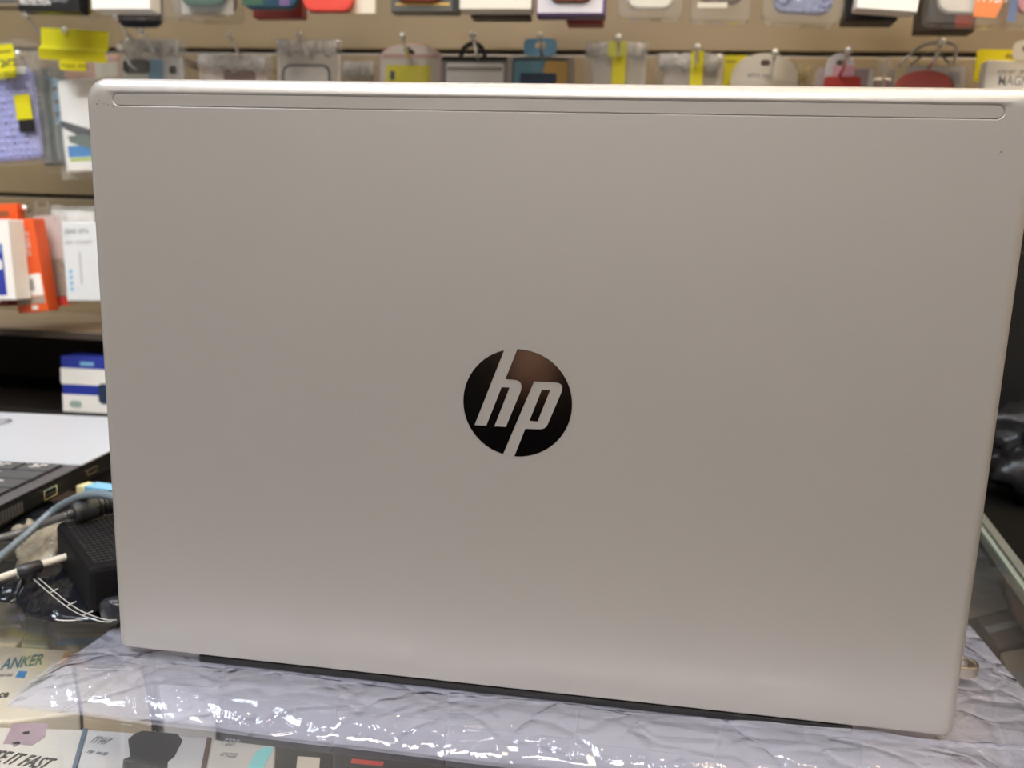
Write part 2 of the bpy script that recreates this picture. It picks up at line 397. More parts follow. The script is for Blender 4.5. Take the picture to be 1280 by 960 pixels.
# the silver letters fill the pocket flush with the lid: a thin plate under the inlay
link('emblem_bed', pr(circ(ER+.00012, 96, 0, EZ), .00000, .0004), lidm, lid)
# scuffs at the top left corner, small tick at the right
rnd = random.Random(3)
for (px, py, r) in [(121, 130, .0004), (124, 126, .00022), (130, 130, .0002), (135, 131, .00025), (141, 133, .0003), (133, 129, .00018), (138, 130, .0002), (143, 131, .00018), (1251, 190, .0003), (1249, 193, .0002), (122, 118, .00015)]:
    x, z = onlid(px, py); bm = bmesh.new(); prism(bm, [(x+q[0]*rnd.uniform(.5, 1.2), z+q[1]*rnd.uniform(.5, 1.2)) for q in circ(r*1.15, 7)], -.00001, .00012)
    link('scuff_mark', bm, mat('worn_scuff', (.16, .14, .13), .7), lid)
# hairline scratches
for a, b in (((1187, 165), (1204, 156)), ((1170, 178), (1184, 166)), ((1055, 268), (1095, 300))):
    p, q = onlid(*a), onlid(*b); bm = bmesh.new(); tube(bm, [(p[0], -.00001, p[1]), ((p[0]+q[0])/2, -.00002, (p[1]+q[1])/2), (q[0], -.00001, q[1])], .00005, 5)
    link('scratch', bm, mat('pale_scratch', (.40, .37, .35), .5), lid)
# display side
bez = link('screen_bezel', pr(rrect(W-.002, HL-.003, .006, 6, 0, HL/2), D+.0001, D+.0016), BLACK, lid)
link('screen', bx(-.172, .172, D+.0016, D+.0018, .030, .226), mat('dark_screen', (.02, .022, .026), .15), bez)
lid.matrix_local = lidroot_m
# hinge bar and base
link('hinge_bar', bx(-.1435, .1435, .0015, .012, .0004, .0039), mat('black_hinge', (.008, .008, .009), .35), lap, bevel=.0008)
base = link('base', poly_slab(rrect(.365, .236, .008, 6, 0, .0085+.118+.004), .0012, .0172), mat('silver_base', (.50, .48, .46), .4, .5), lap, bevel=.0015)
link('keyboard_well', poly_slab(rrect(.346, .104, .004, 4, 0, .074), .01721, .0174), mat('black_well', (.02, .02, .022), .5), base)
bm = bmesh.new()
for r_ in range(6):
    for c_ in range(18): box(bm, -.169+c_*.0188, -.169+c_*.0188+.0165, .026+r_*.0165, .026+r_*.0165+.0145, .0174, .0186)
kk = link('keys', bm, mat('silver_keys', (.45, .44, .43), .45), base, bevel=.0005, seg=1)
link('touchpad', poly_slab(rrect(.115, .078, .003, 4, 0, .188), .01721, .01735), SILVERP, base)
# metal loop flash drive plugged into the right side
fd = thing('flash_drive', 'tiny flash drive with an oval steel loop in the right side of the silver laptop', 'flash drive', (.1875, .054, .0105))
bm = bmesh.new()
def oval(w, h, n=24): return rrect(w, h, min(w, h)/2-1e-5, 8)
outer = [(x, y) for x, y in rrect(.019, .0135, .0066, 8, .0120, 0)]; inner = [(x, y) for x, y in rrect(.0145, .0088, .0043, 8, .0122, 0)]
for (z0, z1) in ((-.0024, .0024),):
    n = len(outer); V = [[bm.verts.new((x, y, z)) for x, y in ps] for ps in (outer, inner) for z in (z0, z1)]
    for i in range(n):
        j = (i+1) % n
        for q in ((V[0][i],V[0][j],V[1][j],V[1][i]), (V[2][i],V[2][j],V[3][j],V[3][i]), (V[0][i],V[0][j],V[2][j],V[2][i]), (V[1][i],V[1][j],V[3][j],V[3][i])): bm.faces.new(q)
link('steel_loop', bm, mat('brushed_nickel', (.62, .58, .52), .28, 1.), fd, bevel=.0006)
link('plug', bx(-.016, .0045, -.006, .006, -.0022, .0022), CHROME, fd, bevel=.0004)

# ------------------------------------------------------------------ clear plastic sleeve under the laptop
def sm(a, b, t):
    t = max(0, min(1, (t-a)/(b-a))); return t*t*(3-2*t)
bm = bmesh.new(); NX, NY = 420, 150; X0, X1, Y0, Y1 = -.2005, .2310, -.0495, .27
def ys(j):
    f = j/NY; return Y0 + (.10-Y0)*(f/.75) if f < .75 else .10 + (Y1-.10)*((f-.75)/.25)
def top_z(x, y):
    under = sm(-.19, -.178, x)*(1-sm(.180, .195, x))
    t = (y-Y0)/(-.003-Y0)
    roll = math.sin(PI*max(0, min(1, t**.8)))**.7*.0070 if 0 < t < 1 else 0
    flat = .0012 + .0035*max(0, noise.noise((x*25, y*16, 3.1)))
    wr = 0
    for s, a in ((18, .0012), (60, .0006), (150, .00025)):
        q = noise.noise((x*s*.55+y*s*.5, y*s*1.2, s)); wr += a*(1-abs(q)*2.4)
    # crossing creases where the sleeve was folded
    for cx, sl in ((-.152, .25), (-.085, -.7), (.012, .5), (.104, -.6), (.19, .3)):
        dd = (x-cx)-sl*(y+.03); wr -= .0012*math.exp(-(dd/.0016)**2)*sm(Y0, Y0+.01, y)
    open_amt = (1-sm(-.004, .006, y)) if under > 0 else 1
    side = 1-under
    if y > -.003 and under > .98: return .0006
    fade = sm(0, .012, y-Y0)*.8+.2
    z = flat + max(roll*(1-.25*side), 0) + wr*fade*(.35+.65*min(1, roll/.004 + side*.3))*(1-.5*sm(0, .01, y))
    if under > 0 and y > -.010: z = z*(1-sm(-.010, -.002, y)*under) + .0006*sm(-.010, -.002, y)*under
    z += .0036*sm(.05, .13, x)*sm(-.016, -.006, y)*(1-sm(-.003, -.0015, y))
    e = min(x-X0, X1-x); z *= .55+.45*sm(0, .012, e)
    return max(.0009 if under < .98 or y < -.003 else .0006, z)
tp = [[bm.verts.new((X0+(X1-X0)*i/NX, ys(j) + .0012*noise.noise((i*.02, 0, 5)) * (j == 0), top_z(X0+(X1-X0)*i/NX, ys(j)))) for j in range(NY+1)] for i in range(NX+1)]
for i in range(NX):
    for j in range(NY): bm.faces.new((tp[i][j], tp[i+1][j], tp[i+1][j+1], tp[i][j+1]))
# lower layer
bt = {}
for i in range(0, NX+1, 10):
    for j in range(0, NY+1, 10):
        v = tp[i][j]; bt[i, j] = bm.verts.new((v.co.x, v.co.y-.0008, .0003))
for i in range(0, NX, 10):
    for j in range(0, NY, 10): bm.faces.new((bt[i, j], bt[i, j+10], bt[i+10, j+10], bt[i+10, j]))
bag = link('plastic_sleeve', bm, film('milky_sleeve_film', (.92, .93, .97), .15, .07, .50, .45, 50, .0022, (.75, .79, 1.), crease=42), None, smooth=True, recalc=False)
tag(bag, 'crinkled translucent plastic sleeve lying under the silver laptop on the glass', 'plastic bag')

# ------------------------------------------------------------------ second laptop at the left, seen from its hinge side
l2 = thing('keyboard_laptop', 'open laptop with silver palm rest and dark keyboard at the left edge', 'laptop', (-.358, .234, 0.0004), (0, 0, R(6.5)))
silv = mat('bright_silver_palmrest', (.53, .57, .64), .35, .15, var=.03)
dkg = mat('dark_deck', (.10, .10, .11), .45)
b2 = link('base', bx(-.36, 0, -.122, .165, .003, .0172), mat('black_side', (.008, .008, .009), .5, spec=.25), l2, bevel=.003)
link('palm_rest', bx(-.359, -.0002, 0, .1655, .0172, .0185), silv, b2, bevel=.0006)
link('keyboard_deck', bx(-.359, -.0002, -.121, -.0004, .0172, .0180), mat('grey_deck', (.10, .10, .115), .4, .1), b2, bevel=.0004)
link('key_well', bx(-.345, -.011, -.112, -.003, .0180, .0182), BLACK, b2)
kp = .0270; rows = 5; kd = .0215
for r_ in range(rows):
    for c_ in range(12):
        wk = kp-.0022; x1 = -.0125-c_*kp; y1_ = -.0045-r_*kd
        if r_ == 1 and c_ == 0: x0_ = x1-wk-kp
        elif r_ == 1 and c_ == 1: continue
        else: x0_ = x1-wk
        kq = link('key', bx(x0_, x1, y1_-kd+.0024, y1_, .0182, .0196), mat('charcoal_key', (.085, .09, .10), .5), b2, bevel=.0007)
        if c_ < 5 and r_ < 3:
            g = text('key_legend', [['~oo', '~oo', '~oo', '~oo', '~o'], ['~ooo', '', '~oo', '~o', '~o'], ['~o', '~o', '~oo', '~o', '~o']][r_][c_], .0105, WHITE, kq, (x0_+wk*.25, y1_-.012, .0197), (0, 0, 0))
tp_ = link('touchpad', poly_slab(rrect(.115, .085, .004, 4, -.19, .088), .0185, .0187), mat('touchpad_silver', (.56, .58, .63), .25, .2), b2)
link('touchpad_rim', (lambda bm: (ringprism(bm, rrect(.119, .089, .005, 4), rrect(.115, .085, .004, 4), 0, .0006), bm)[1])(bmesh.new()), mat('polished_rim', (.85, .86, .9), .1, 1.), tp_)
rim = tp_.children[0]; rim.rotation_euler = (PI/2, 0, 0); rim.location = (-.19, .088, .0192)
# ports on the right side
def port(y, z, w, h, inner=True):
    bm = bmesh.new(); ringprism(bm, rrect(w, h, .001, 3), rrect(w-.0022, h-.0018, .0006, 3), -.0004, .0012)
    o = link('usb_port', bm, mat('gold_port_metal', (.80, .70, .48), .25, 1.), b2); o.location = (.0002, y, z); o.rotation_euler = (0, 0, -PI/2)
    q = link('port_tongue', bx(-w/2+.002, w/2-.002, .0, .001, -.0012, .0004), BLACK, o)
port(-.046, .0102, .0165, .0072); port(.012, .0105, .016, .0045)
bm = bmesh.new()
for k in range(12): box(bm, -.0002, .0006, -.118+k*.0035, -.1162+k*.0035, .006, .0135)
link('vent', bm, mat('vent_grey', (.10, .10, .10), .4), b2)
ld = link('screen_lid', bx(-.36, 0, -.0035, .0035, 0, .235), mat('black_side', (.008, .008, .009), .5, spec=.25), l2, bevel=.003); ld.location = (0, -.126, .010); ld.rotation_euler = (R(22), 0, 0)
link('screen', bx(-.352, -.008, .0035, .004, .015, .225), mat('dark_screen', (.02, .022, .026), .15), ld)

# ------------------------------------------------------------------ charger, cables and black bag beside it
bm = bmesh.new(); nx, ny = 60, 40
outl = [onz(-60, 700, 0), onz(0, 742, 0), onz(30, 768, 0), onz(145, 781, 0)]
def bagz(u, v, s): return .0015 + .006*abs(noise.noise((u*5, v*4, s))) + .004*abs(noise.noise((u*14, v*11, s))) + .003*math.sin(PI*min(1, max(0, v)))
fr_ = spline([tuple(onz(*q, 0))[:2] for q in ((-110, 740), (0, 753), (20, 755), (41, 775), (95, 778), (150, 781))], 12)
gr = []
for i, p in enumerate(fr_):
    u = i/(len(fr_)-1); row = []
    for j in range(ny+1):
        v = j/ny; y = p.y + (.20-p.y)*v
        e = min(u, 1-u, v, 1-v)
        row.append(bm.verts.new((p.x-.04*v, y+.002*noise.noise((u*9, v*9, 1)), .0008+(bagz(u, v, 2.)-.0008)*sm(0, .06, e))))
    gr.append(row)
for i in range(len(gr)-1):
    for j in range(ny): bm.faces.new((gr[i][j], gr[i+1][j], gr[i+1][j+1], gr[i][j+1]))
o = link('black_pouch', bm, mat('shiny_black_vinyl', (.009, .010, .014), .16, spec=.6, bump=.7, bscale=70), None, smooth=True)
tag(o, 'shiny wrinkled black vinyl pouch lying under the charger on the glass', 'pouch')
md = o.modifiers.new('s', 'SOLIDIFY'); md.thickness = .0008; md.offset = -1
# double white thread running over the pouch
th = thing('white_thread', 'thin double white thread across the black vinyl pouch', 'thread', (-.23, .05, .01))
def P3(px, py, z): return onz(px, py, z)
path = [P3(42, 724, .0125), P3(58, 738, .0125), P3(75, 752, .012), P3(92, 764, .011), P3(110, 772, .010), P3(128, 777, .0085), P3(140, 777, .008)]
for s in (0, .0022):
    pp = [q - th.location + Vector((s*.5, s, 0)) for q in spline(path, 5)]
    link('strand', tb(pp, .00022, 6), mat('white_thread', (.45, .44, .43), .5), th, smooth=True)
bm = bmesh.new()
for a, b in (((62, 741), (72, 736)), ((84, 757), (95, 752)), ((104, 769), (116, 764))):
    tube(bm, [P3(*a, .0122)-th.location, P3(*b, .0125)-th.location], .0003, 6)
link('loose_thread', bm, mat('white_thread', (.45, .44, .43), .5), th)
# power adapter
pa = P3(72, 656, .03); pb = P3(110, 711, .03)
ev = (pa-pb); ang = math.atan2(ev.y, ev.x) - PI/2
ad = thing('power_adapter', 'ribbed matt black laptop power adapter brick behind the left lid edge', 'power adapter', (pb.x, pb.y, .006), (0, 0, ang))
AL = ev.length
link('casing', bx(0, .039, 0, AL+.006, 0, .024), mat('matt_black_casing', (.006, .006, .007), .6, spec=.12, bump=.3, bscale=900), ad, bevel=.003)
bm = bmesh.new()
for i in range(13):
    for j in range(18):
        box(bm, .004+i*.0026, .0058+i*.0026, .005+j*(AL-.004)/18, .005+(j+.7)*(AL-.004)/18, .024, .0243)
link('ribs', bm, mat('black_ribs', (.016, .016, .018), .45, spec=.3), ad)
# cables
cg = thing('grey_cable', 'thin blue grey cable arching over the power adapter', 'cable', P3(75, 632, .0))
def cable(parent, pts, r, m, nm='cord'):
    pp = [q-parent.location for q in spline(pts, 10)]
    return link(nm, tb(pp, r, 10), m, parent, smooth=True)
cable(cg, [P3(-30, 728, .012), P3(0, 697, .016), P3(38, 664, .024), P3(70, 636, .034), P3(100, 621, .045), P3(125, 618, .05), P3(150, 624, .05), P3(175, 640, .045)], .0022, mat('blue_grey_rubber', (.13, .17, .21), .35))
cd = thing('charger_cable', 'black barrel plug with ribbed strain relief on a grey cable', 'cable', P3(90, 640, .0))
cable(cd, [P3(-20, 676, .014), P3(10, 670, .016), P3(40, 661, .020), P3(62, 652, .030), P3(86, 643, .036)], .0022, mat('grey_rubber', (.09, .09, .09), .35))
a, b = P3(84, 644, .036), P3(150, 624, .040); axis = b-a
prof = [(0, .0028), (.06, .0038), (.1, .0038), (.12, .0066), (.18, .0078), (.5, .0082)]
for k in range(5): prof += [(.52+k*.09, .0082), (.53+k*.09, .0068), (.57+k*.09, .0068), (.58+k*.09, .0082)]
prof += [(1, .0082)]
link('plug_body', tb([a+axis*t_-cd.location for t_, _ in prof], [r_*.8 for _, r_ in prof], 20), mat('black_rubber', (.02, .021, .024), .4), cd, smooth=False)
c3 = thing('antenna_lead', 'black and white sleeved lead lying across the black pouch', 'cable', P3(25, 714, .0))
cable(c3, [P3(-30, 731, .013), P3(0, 722, .013), P3(26, 713, .015)], .0018, mat('pale_sheath', (.50, .47, .42), .4))
cable(c3, [P3(24, 714, .015), P3(36, 711, .016), P3(50, 707, .016)], .0034, mat('black_rubber', (.02, .021, .024), .4), 'sleeve')
cable(c3, [P3(48, 707, .016), P3(70, 700, .017), P3(94, 692, .019)], .0020, mat('pale_sheath', (.50, .47, .42), .4), 'cord')
cap = tag(link('black_stopper', tb([P3(131, 766, .010), P3(134, 765, .010), P3(136, 764, .010), P3(160, 758, .010)], [.0045, .0062, .0066, .0066], 20), mat('glossy_black_knob', (.02, .022, .03), .2), None, smooth=True), 'small glossy black cylinder poking out behind the lower left lid edge', 'stopper')
# crumpled clear film between laptop and adapter
bm = bmesh.new(); n1 = 26
g = []
cc = [P3(14, 655, .012), P3(78, 640, .018), P3(72, 690, .014), P3(22, 716, .010)]
for i in range(n1+1):
    row = []
    for j in range(n1+1):
        u, v = i/n1, j/n1
        p = cc[0]*(1-u)*(1-v)+cc[1]*u*(1-v)+cc[2]*u*v+cc[3]*(1-u)*v
        q = p + Vector((.004*noise.noise((u*4, v*4, 1)), .004*noise.noise((u*4, v*4, 8)), .006*abs(noise.noise((u*4, v*4, 4)))-.003))
        row.append(bm.verts.new(q))
    g.append(row)
for i in range(n1):
    for j in range(n1): bm.faces.new((g[i][j], g[i+1][j], g[i+1][j+1], g[i][j+1]))
o = tag(link('crumpled_wrapper', bm, film('yellowish_wrapper', (.95, .93, .88), .30, .12, .5, .6, 70, .003, (.62, .58, .48))), 'crumpled yellowish clear wrapper between the laptop and the power adapter', 'wrapper')
o.modifiers.new('s', 'SOLIDIFY').thickness = .0004
# small carton half hidden behind
t = thing('small_carton', 'small pale yellow and blue carton behind the power adapter', 'carton', P3(95, 621, 0), (0, 0, R(-8)))
link('body', bx(0, .06, 0, .012, .0005, .0085), mat('pale_yellow_card', (.72, .66, .36), .45), t, bevel=.001)
link('blue_band', bx(.008, .0605, -.0004, .0124, .0045, .0089), SKY, t)

# ------------------------------------------------------------------ boxes under the glass (tops about 40 mm down)
ZT = -.040
def flatbox(name, label, cat, px, m=WHITE, top=ZT, group=None):
    P = [onz(x, y, top) for x, y in px]; c = sum(P, Vector())/len(P); c.z = SH
    t = thing(name, label, cat, c, group=group)
    bm = poly_slab([(p.x-c.x, p.y-c.y) for p in P], .0003, top-SH)
    link('body', bm, m, t, bevel=.0012)
    return t, c
def decal(t, c, px, m, nm='print', top=ZT, h=.0003):
    P = [onz(x, y, top) for x, y in px]
    return link(nm, poly_slab([(p.x-c.x, p.y-c.y) for p in P], top-SH, top-SH+h), m, t)
def ftext(t, c, s, p0, p1, m, capfac=.7, px_h=12, shear=0, top=ZT, bold=0, nm='lettering', squeeze=1):
    a = onz(*p0, top); b = onz(*p1, top); up = onz(p0[0], p0[1]-px_h, top)
    size = (up-a).length/capfac; d = b-a
    o = text(nm, s, size, m, t, (a.x-c.x, a.y-c.y, top-SH+.0004), (0, 0, math.atan2(d.y, d.x)), shear, bold)
    wid = max(v.co.x for v in o.data.vertices)
    for v in o.data.vertices: v.co.x *= d.length/wid
    return o
pb_ = mat('pale_printed_card', (.66, .62, .54), .45, var=.1, vscale=12)
t, c = flatbox('accessory_box', 'cream box with slanted teal capitals under the glass at the left edge', 'box', [(-150, 800), (88, 812), (100, 890), (10, 902), (-170, 892)], pb_)
ftext(t, c, 'ANKER', (0, 838), (52, 831), mat('teal_ink', (.02, .18, .26), .4), px_h=13, shear=.25, bold=.01)
decal(t, c, [(19, 847), (24, 839), (34, 840), (30, 848)], BLUE, 'blue_chip')
ftext(t, c, '~PowerPort', (-20, 848), (14, 846), GREYINK, px_h=3)
ftext(t, c, 'ce', (-3, 873), (9, 872), INK, px_h=8, bold=.02)
t, c = flatbox('accessory_box', 'box with blue label and orange picture under the glass beside the left sleeve edge', 'box', [(64, 790), (170, 792), (190, 905), (104, 890), (91, 812)], mat('beige_card', (.60, .50, .36), .45))
decal(t, c, [(70, 806), (76, 797), (124, 797), (124, 806)], BLUE, 'blue_label')
decal(t, c, [(74, 832), (80, 816), (112, 815), (108, 834)], mat('orange_picture', (.70, .38, .16), .4, var=.35, vscale=120), 'orange_picture')
t, c = flatbox('accessory_box', 'beige box with a folded flap under the glass below the black pouch', 'box', [(-60, 745), (18, 752), (36, 790), (20, 806), (-90, 798)], mat('yellowish_card', (.60, .54, .42), .5))
decal(t, c, [(-4, 752), (18, 754), (33, 790), (28, 797), (4, 766)], mat('grey_flap', (.52, .49, .38), .5), 'flap')
t, c = flatbox('accessory_box', 'grey green box wedged behind the box with teal capitals under the glass', 'box', [(38, 752), (60, 770), (62, 808), (26, 806)], mat('grey_green_card', (.26, .28, .25), .45))
decal(t, c, [(40, 757), (57, 772), (52, 800), (32, 799)], mat('pale_grey_green', (.36, .38, .35), .45), 'panel')
t, c = flatbox('accessory_box', 'long beige box furthest back under the glass below the black pouch', 'box', [(48, 752), (160, 768), (168, 788), (66, 786)], mat('tan_card', (.52, .44, .32), .5))
decal(t, c, [(60, 757), (140, 768), (138, 775), (62, 765)], CREAM, 'panel')
t, c = flatbox('cable_box', 'white box lettered USE IT FAST with a mauve picture under the glass', 'box', [(-140, 905), (106, 911), (84, 1000), (-180, 990)], mat('silvery_white_card', (.62, .61, .60), .4, var=.12, vscale=14))
decal(t, c, [(16, 905), (60, 905), (56, 922), (40, 932), (4, 930)], mat('mauve_picture', (.36, .28, .36), .4, var=.35, vscale=90), 'mauve_picture')
decal(t, c, [(27, 916), (37, 914), (37, 918), (30, 919)], BLACK, 'dark_mark')
decal(t, c, [(14, 930), (24, 927), (26, 930), (18, 934)], GREYINK, 'dark_mark')
ftext(t, c, 'USE IT FAST', (-26, 950), (56, 963), INK, px_h=12, shear=.2, bold=.01)
t, c = flatbox('phone_mount_box', 'white box picturing a black phone mount under the glass', 'box', [(108, 911), (262, 922), (247, 1000), (86, 1000)], mat('cool_white_card', (.56, .57, .60), .4, var=.1, vscale=14))
decal(t, c, [(104, 911), (110, 911), (88, 985), (83, 985)], mat('slate_edge', (.12, .16, .24), .4), 'slate_edge')
ftext(t, c, '~MAGIC', (112, 929), (132, 932), GREYINK, px_h=8)
ftext(t, c, '~CAR MOUNT', (108, 942), (132, 945), GREYINK, px_h=3)
decal(t, c, [(160, 925), (168, 918), (178, 914), (222, 918), (228, 926), (218, 946), (210, 952), (208, 975), (152, 972), (154, 950), (163, 946)], mat('black_mount_print', (.035, .038, .045), .35), 'mount_picture')
t, c = flatbox('phone_mount_box', 'white box with a cyan diamond and brown left edge under the glass', 'box', [(264, 923), (345, 932), (340, 1000), (249, 1000)], mat('warm_white_card', (.60, .58, .55), .4, var=.1, vscale=14))
decal(t, c, [(259, 922), (265, 923), (252, 985), (246, 985)], mat('brown_edge', (.13, .08, .07), .4), 'brown_edge')
ftext(t, c, '~HOLD', (276, 932), (294, 934), GREYINK, px_h=8)
ftext(t, c, '~STRONG', (274, 946), (294, 948), GREYINK, px_h=5)
decal(t, c, [(310, 960), (320, 940), (332, 934), (342, 936), (330, 958), (322, 985)], mat('cyan_print', (.25, .72, .75), .3), 'cyan_diamond')
t, c = flatbox('headphone_box', 'black box between two pale boxes under the front edge of the sleeve', 'box', [(347, 932), (416, 940), (412, 1000), (342, 1000)], BLACK)
decal(t, c, [(372, 946), (400, 948), (396, 1000), (366, 1000)], CREAM, 'pale_panel')
t, c = flatbox('headphone_box', 'long dark box with red trim under the front edge of the sleeve', 'box', [(418, 940), (640, 965), (640, 1000), (414, 1000)], mat('charcoal_card', (.03, .03, .035), .4))
decal(t, c, [(440, 949), (480, 953), (478, 958), (438, 954)], RED, 'red_trim')
# further boxes hidden under the sleeve, seen through it
for k, (p, m, lab) in enumerate((([(190, 800), (280, 805), (270, 905), (205, 900)], WHITE, 'plain white box under the left part of the sleeve'),
        ([(281, 828), (422.5, 835), (414.5, 918), (274, 905)], mat('mauve_slate_card', (.11, .10, .13), .4), 'dark slate box under the sleeve below the left end of the hinge'),
        ([(424, 842), (562.5, 855), (555, 938), (416, 925)], mat('mauve_slate_card', (.11, .10, .13), .4), 'slate mauve box second from the hinge end under the sleeve'),
        ([(564, 862), (722.5, 880), (710.5, 960), (556, 945)], mat('mid_grey_card', (.13, .12, .15), .4), 'dark grey box under the middle of the sleeve'),
        ([(724, 885), (902.5, 900), (884, 985), (712, 965)], mat('mid_grey_card', (.13, .12, .15), .4), 'dark grey box under the right half of the sleeve'),
        ([(904, 905), (1080, 925), (1060, 1000), (886, 985)], mat('mauve_card', (.16, .14, .18), .4), 'dark mauve box under the sleeve below the laptop corner'))):
    t, c = flatbox('accessory_box', lab, 'box', p, m)
    q0, q1, q2, q3 = p; s = lambda a, b, f: (a[0]+(b[0]-a[0])*f, a[1]+(b[1]-a[1])*f)
    decal(t, c, [s(q0, q3, .35), s(q1, q2, .35), s(q1, q2, .55), s(q0, q3, .55)], mat('faint_band', (.15, .14, .17), .4) if k else GREYP, 'band')
# through the glass at the right
for (px, m, lab) in (([(1190, 690), (1235, 700), (1262, 760), (1205, 775)], mat('grey_brown_card', (.10, .085, .075), .4, var=.5, vscale=50), 'grey brown box under the glass behind the right lid edge'),
                     ([(1222, 772), (1262, 764), (1290, 800), (1250, 812)], mat('dark_brown_card', (.05, .03, .025), .4), 'dark brown box under the glass at the right'),
                     ([(1258, 715), (1275, 722), (1300, 790), (1272, 775)], mat('copper_card', (.24, .13, .09), .4), 'copper brown strip box under the glass at the right edge'),
                     ([(1196, 668), (1218, 676), (1232, 694), (1180, 694)], mat('slate_card', (.16, .17, .2), .4), 'slate box under the glass closest to the counter end'),
                     ([(1250, 815), (1300, 806), (1360, 900), (1290, 900)], mat('umber_beige_card', (.16, .12, .09), .45), 'beige box under the glass at the lower right edge')):
    t, c = flatbox('accessory_box', lab, 'box', px, m)
    q0, q1, q2, q3 = px; s = lambda a, b, f: (a[0]+(b[0]-a[0])*f, a[1]+(b[1]-a[1])*f)
    decal(t, c, [s(q0, q3, .3), s(q1, q2, .3), s(q1, q2, .5), s(q0, q3, .5)], mat('dim_grey_band', (.13, .12, .12), .4), 'band')

# ------------------------------------------------------------------ black things beyond the counter end
bm = bmesh.new(); bmesh.ops.create_icosphere(bm, subdivisions=5, radius=1)
for v in bm.verts:
    d = v.co.normalized(); k = 1 + .22*noise.noise(d*2.2) + .16*abs(noise.noise(d*5)) + .08*abs(noise.noise(d*11))
    v.co = Vector((d.x*.085*k, d.y*.05*k, max(-.040, d.z*.055*k)))
o = link('crumpled_bag', bm, mat('black_bin_film', (.006, .006, .008), .30, spec=.3, bump=.8, bscale=90), None, smooth=True)
o.location = (.425, .405, .0385)
tag(o, 'crumpled shiny black plastic bag at the right edge beside the lid', 'plastic bag')
bg = thing('black_case', 'tall plain black case standing behind the crumpled bag at the right edge', 'case', (.47, .455+.06, -.002))
# stands on the black counter top end

# ------------------------------------------------------------------ hanging goods
def hang_tab(t, w, h, z, m, y=-.001, hole=.007, nm='hang_tab'):
    bm = bmesh.new(); seg = 6
    o_ = rrect(w, h, min(w, h)*.35, seg, 0, z+h/2); i_ = rrect(hole*1.8, hole, hole*.45, seg, 0, z+h*.6)
    ringprism(bm, o_, i_, y, y+.0012); return link(nm, bm, m, t)
def case_insert(t, w, h, m, z0, y, camera=True, r=.012, depth=.009):
    """a phone back cover: hollow shell with lens opening"""
    o_ = link('phone_case', pr(rrect(w, h, r, 6, 0, z0+h/2), y, y+depth), m, t, bevel=.002)
    if camera:
        link('lens_bump', pr(rrect(w*.36, w*.36, .005, 5, -w*.22, z0+h-w*.30), y-.0012, y), BLACK, o_, bevel=.0005)
    return o_
def shell(t, w, h, d, z0=0, m=CLEARBOX, r=.006, nm='clear_shell'):
    return link(nm, pr(rrect(w, h, r, 5, 0, z0+h/2), 0, d), m, t, bevel=.0012)
def root_at(name, label, cat, x0, x1, ybot, Y, roll=0, yaw=0, group=None):
    a, b = ony(x0, ybot, Y), ony(x1, ybot, Y); w = b.x-a.x
    t = thing(name, label, cat, ((a.x+b.x)/2, Y, (a.z+b.z)/2), (0, R(roll), R(yaw)), group)
    return t, w
def carton(t, w, h, d, m, z0=0, bev=.0012):
    return link('body', bx(-w/2, w/2, 0, d, z0, z0+h), m, t, bevel=bev)
def panel(t, x0, x1, z0, z1, m, nm='print', y=-.0003, r=0):
    pts = rrect(x1-x0, z1-z0, r, 4, (x0+x1)/2, (z0+z1)/2) if r else [(x0, z0), (x1, z0), (x1, z1), (x0, z1)]
    return link(nm, pr(pts, y, y+.0003), m, t)

YA = .60     # front faces of the upper row
# --- upper row, only the lower ends are in the frame
t, w = root_at('phone_case_box', 'black box with white PROTECTION lettering, upper row at the left', 'box', 22, 98, 14, YA, 1)
carton(t, w, .17, .02, BLACK); hang_tab(t, .03, .02, .17, BLACK)
text('lettering', 'PROTECTION', .0085, WHITE, t, (-w*.46, -.0004, .0065), bold=.015, squeeze=.72)
text('lettering', '~MILITARY GRADE', .0085, WHITE, t, (-w*.46, -.0004, .016), squeeze=.6)
text('lettering', '~CLASSIC', .0065, GREYINK, t, (w*.08, -.0004, .0095), squeeze=.8)
panel(t, -w*.4, w*.4, .04, .15, GREYP)
t, w = root_at('phone_case_box', 'brown box behind the black PROTECTION box', 'box', -30, 24, 8, YA+.05)
carton(t, w, .17, .02, mat('olive_brown_card', (.30, .24, .15), .5)); hang_tab(t, .03, .02, .17, CREAM); panel(t, -w*.45, w*.45, .004, .007, INK, 'stripe')
t, w = root_at('phone_case_box', 'white box in the upper row with a dark blue case hanging behind it', 'box', 114, 187, 12, YA, 0)
carton(t, w, .165, .024, WHITE); hang_tab(t, .03, .02, .165, WHITE); shell(t, w+.035, .168, .016, 0, CLEARBOX).location = (.012, .026, -.002); panel(t, -w*.4, w*.4, .05, .15, GREYP)
t, w = root_at('phone_case', 'dark navy phone case hanging below the white box in the upper row', 'phone case', 147, 200, 33, YA+.06)
case_insert(t, w, .15, NAVY, 0, 0, r=.010); hang_tab(t, .02, .015, .15, CLEARBOX)
t, w = root_at('phone_case', 'yellow edged pack glimpsed between the black and white upper boxes', 'phone case', 96, 118, 22, YA+.07)
shell(t, w, .15, .015); panel(t, -w*.3, w*.25, .004, .12, mat('mustard_card', (.45, .36, .04), .5), 'card', y=.004)
t, w = root_at('phone_case_pack', 'clear pack with a dark green phone case in the upper row', 'phone case', 216, 286, 16, YA)
shell(t, w, .172, .018); case_insert(t, w*.80, .15, GREEN, .0085, .004); panel(t, -w*.47, w*.47, .002, .165, mat('pale_backing', (.55, .53, .48), .5), 'backing_card', y=.016)
t, w = root_at('phone_case_pack', 'second clear pack half behind the dark green phone case', 'phone case', 232, 298, 26, YA+.04)
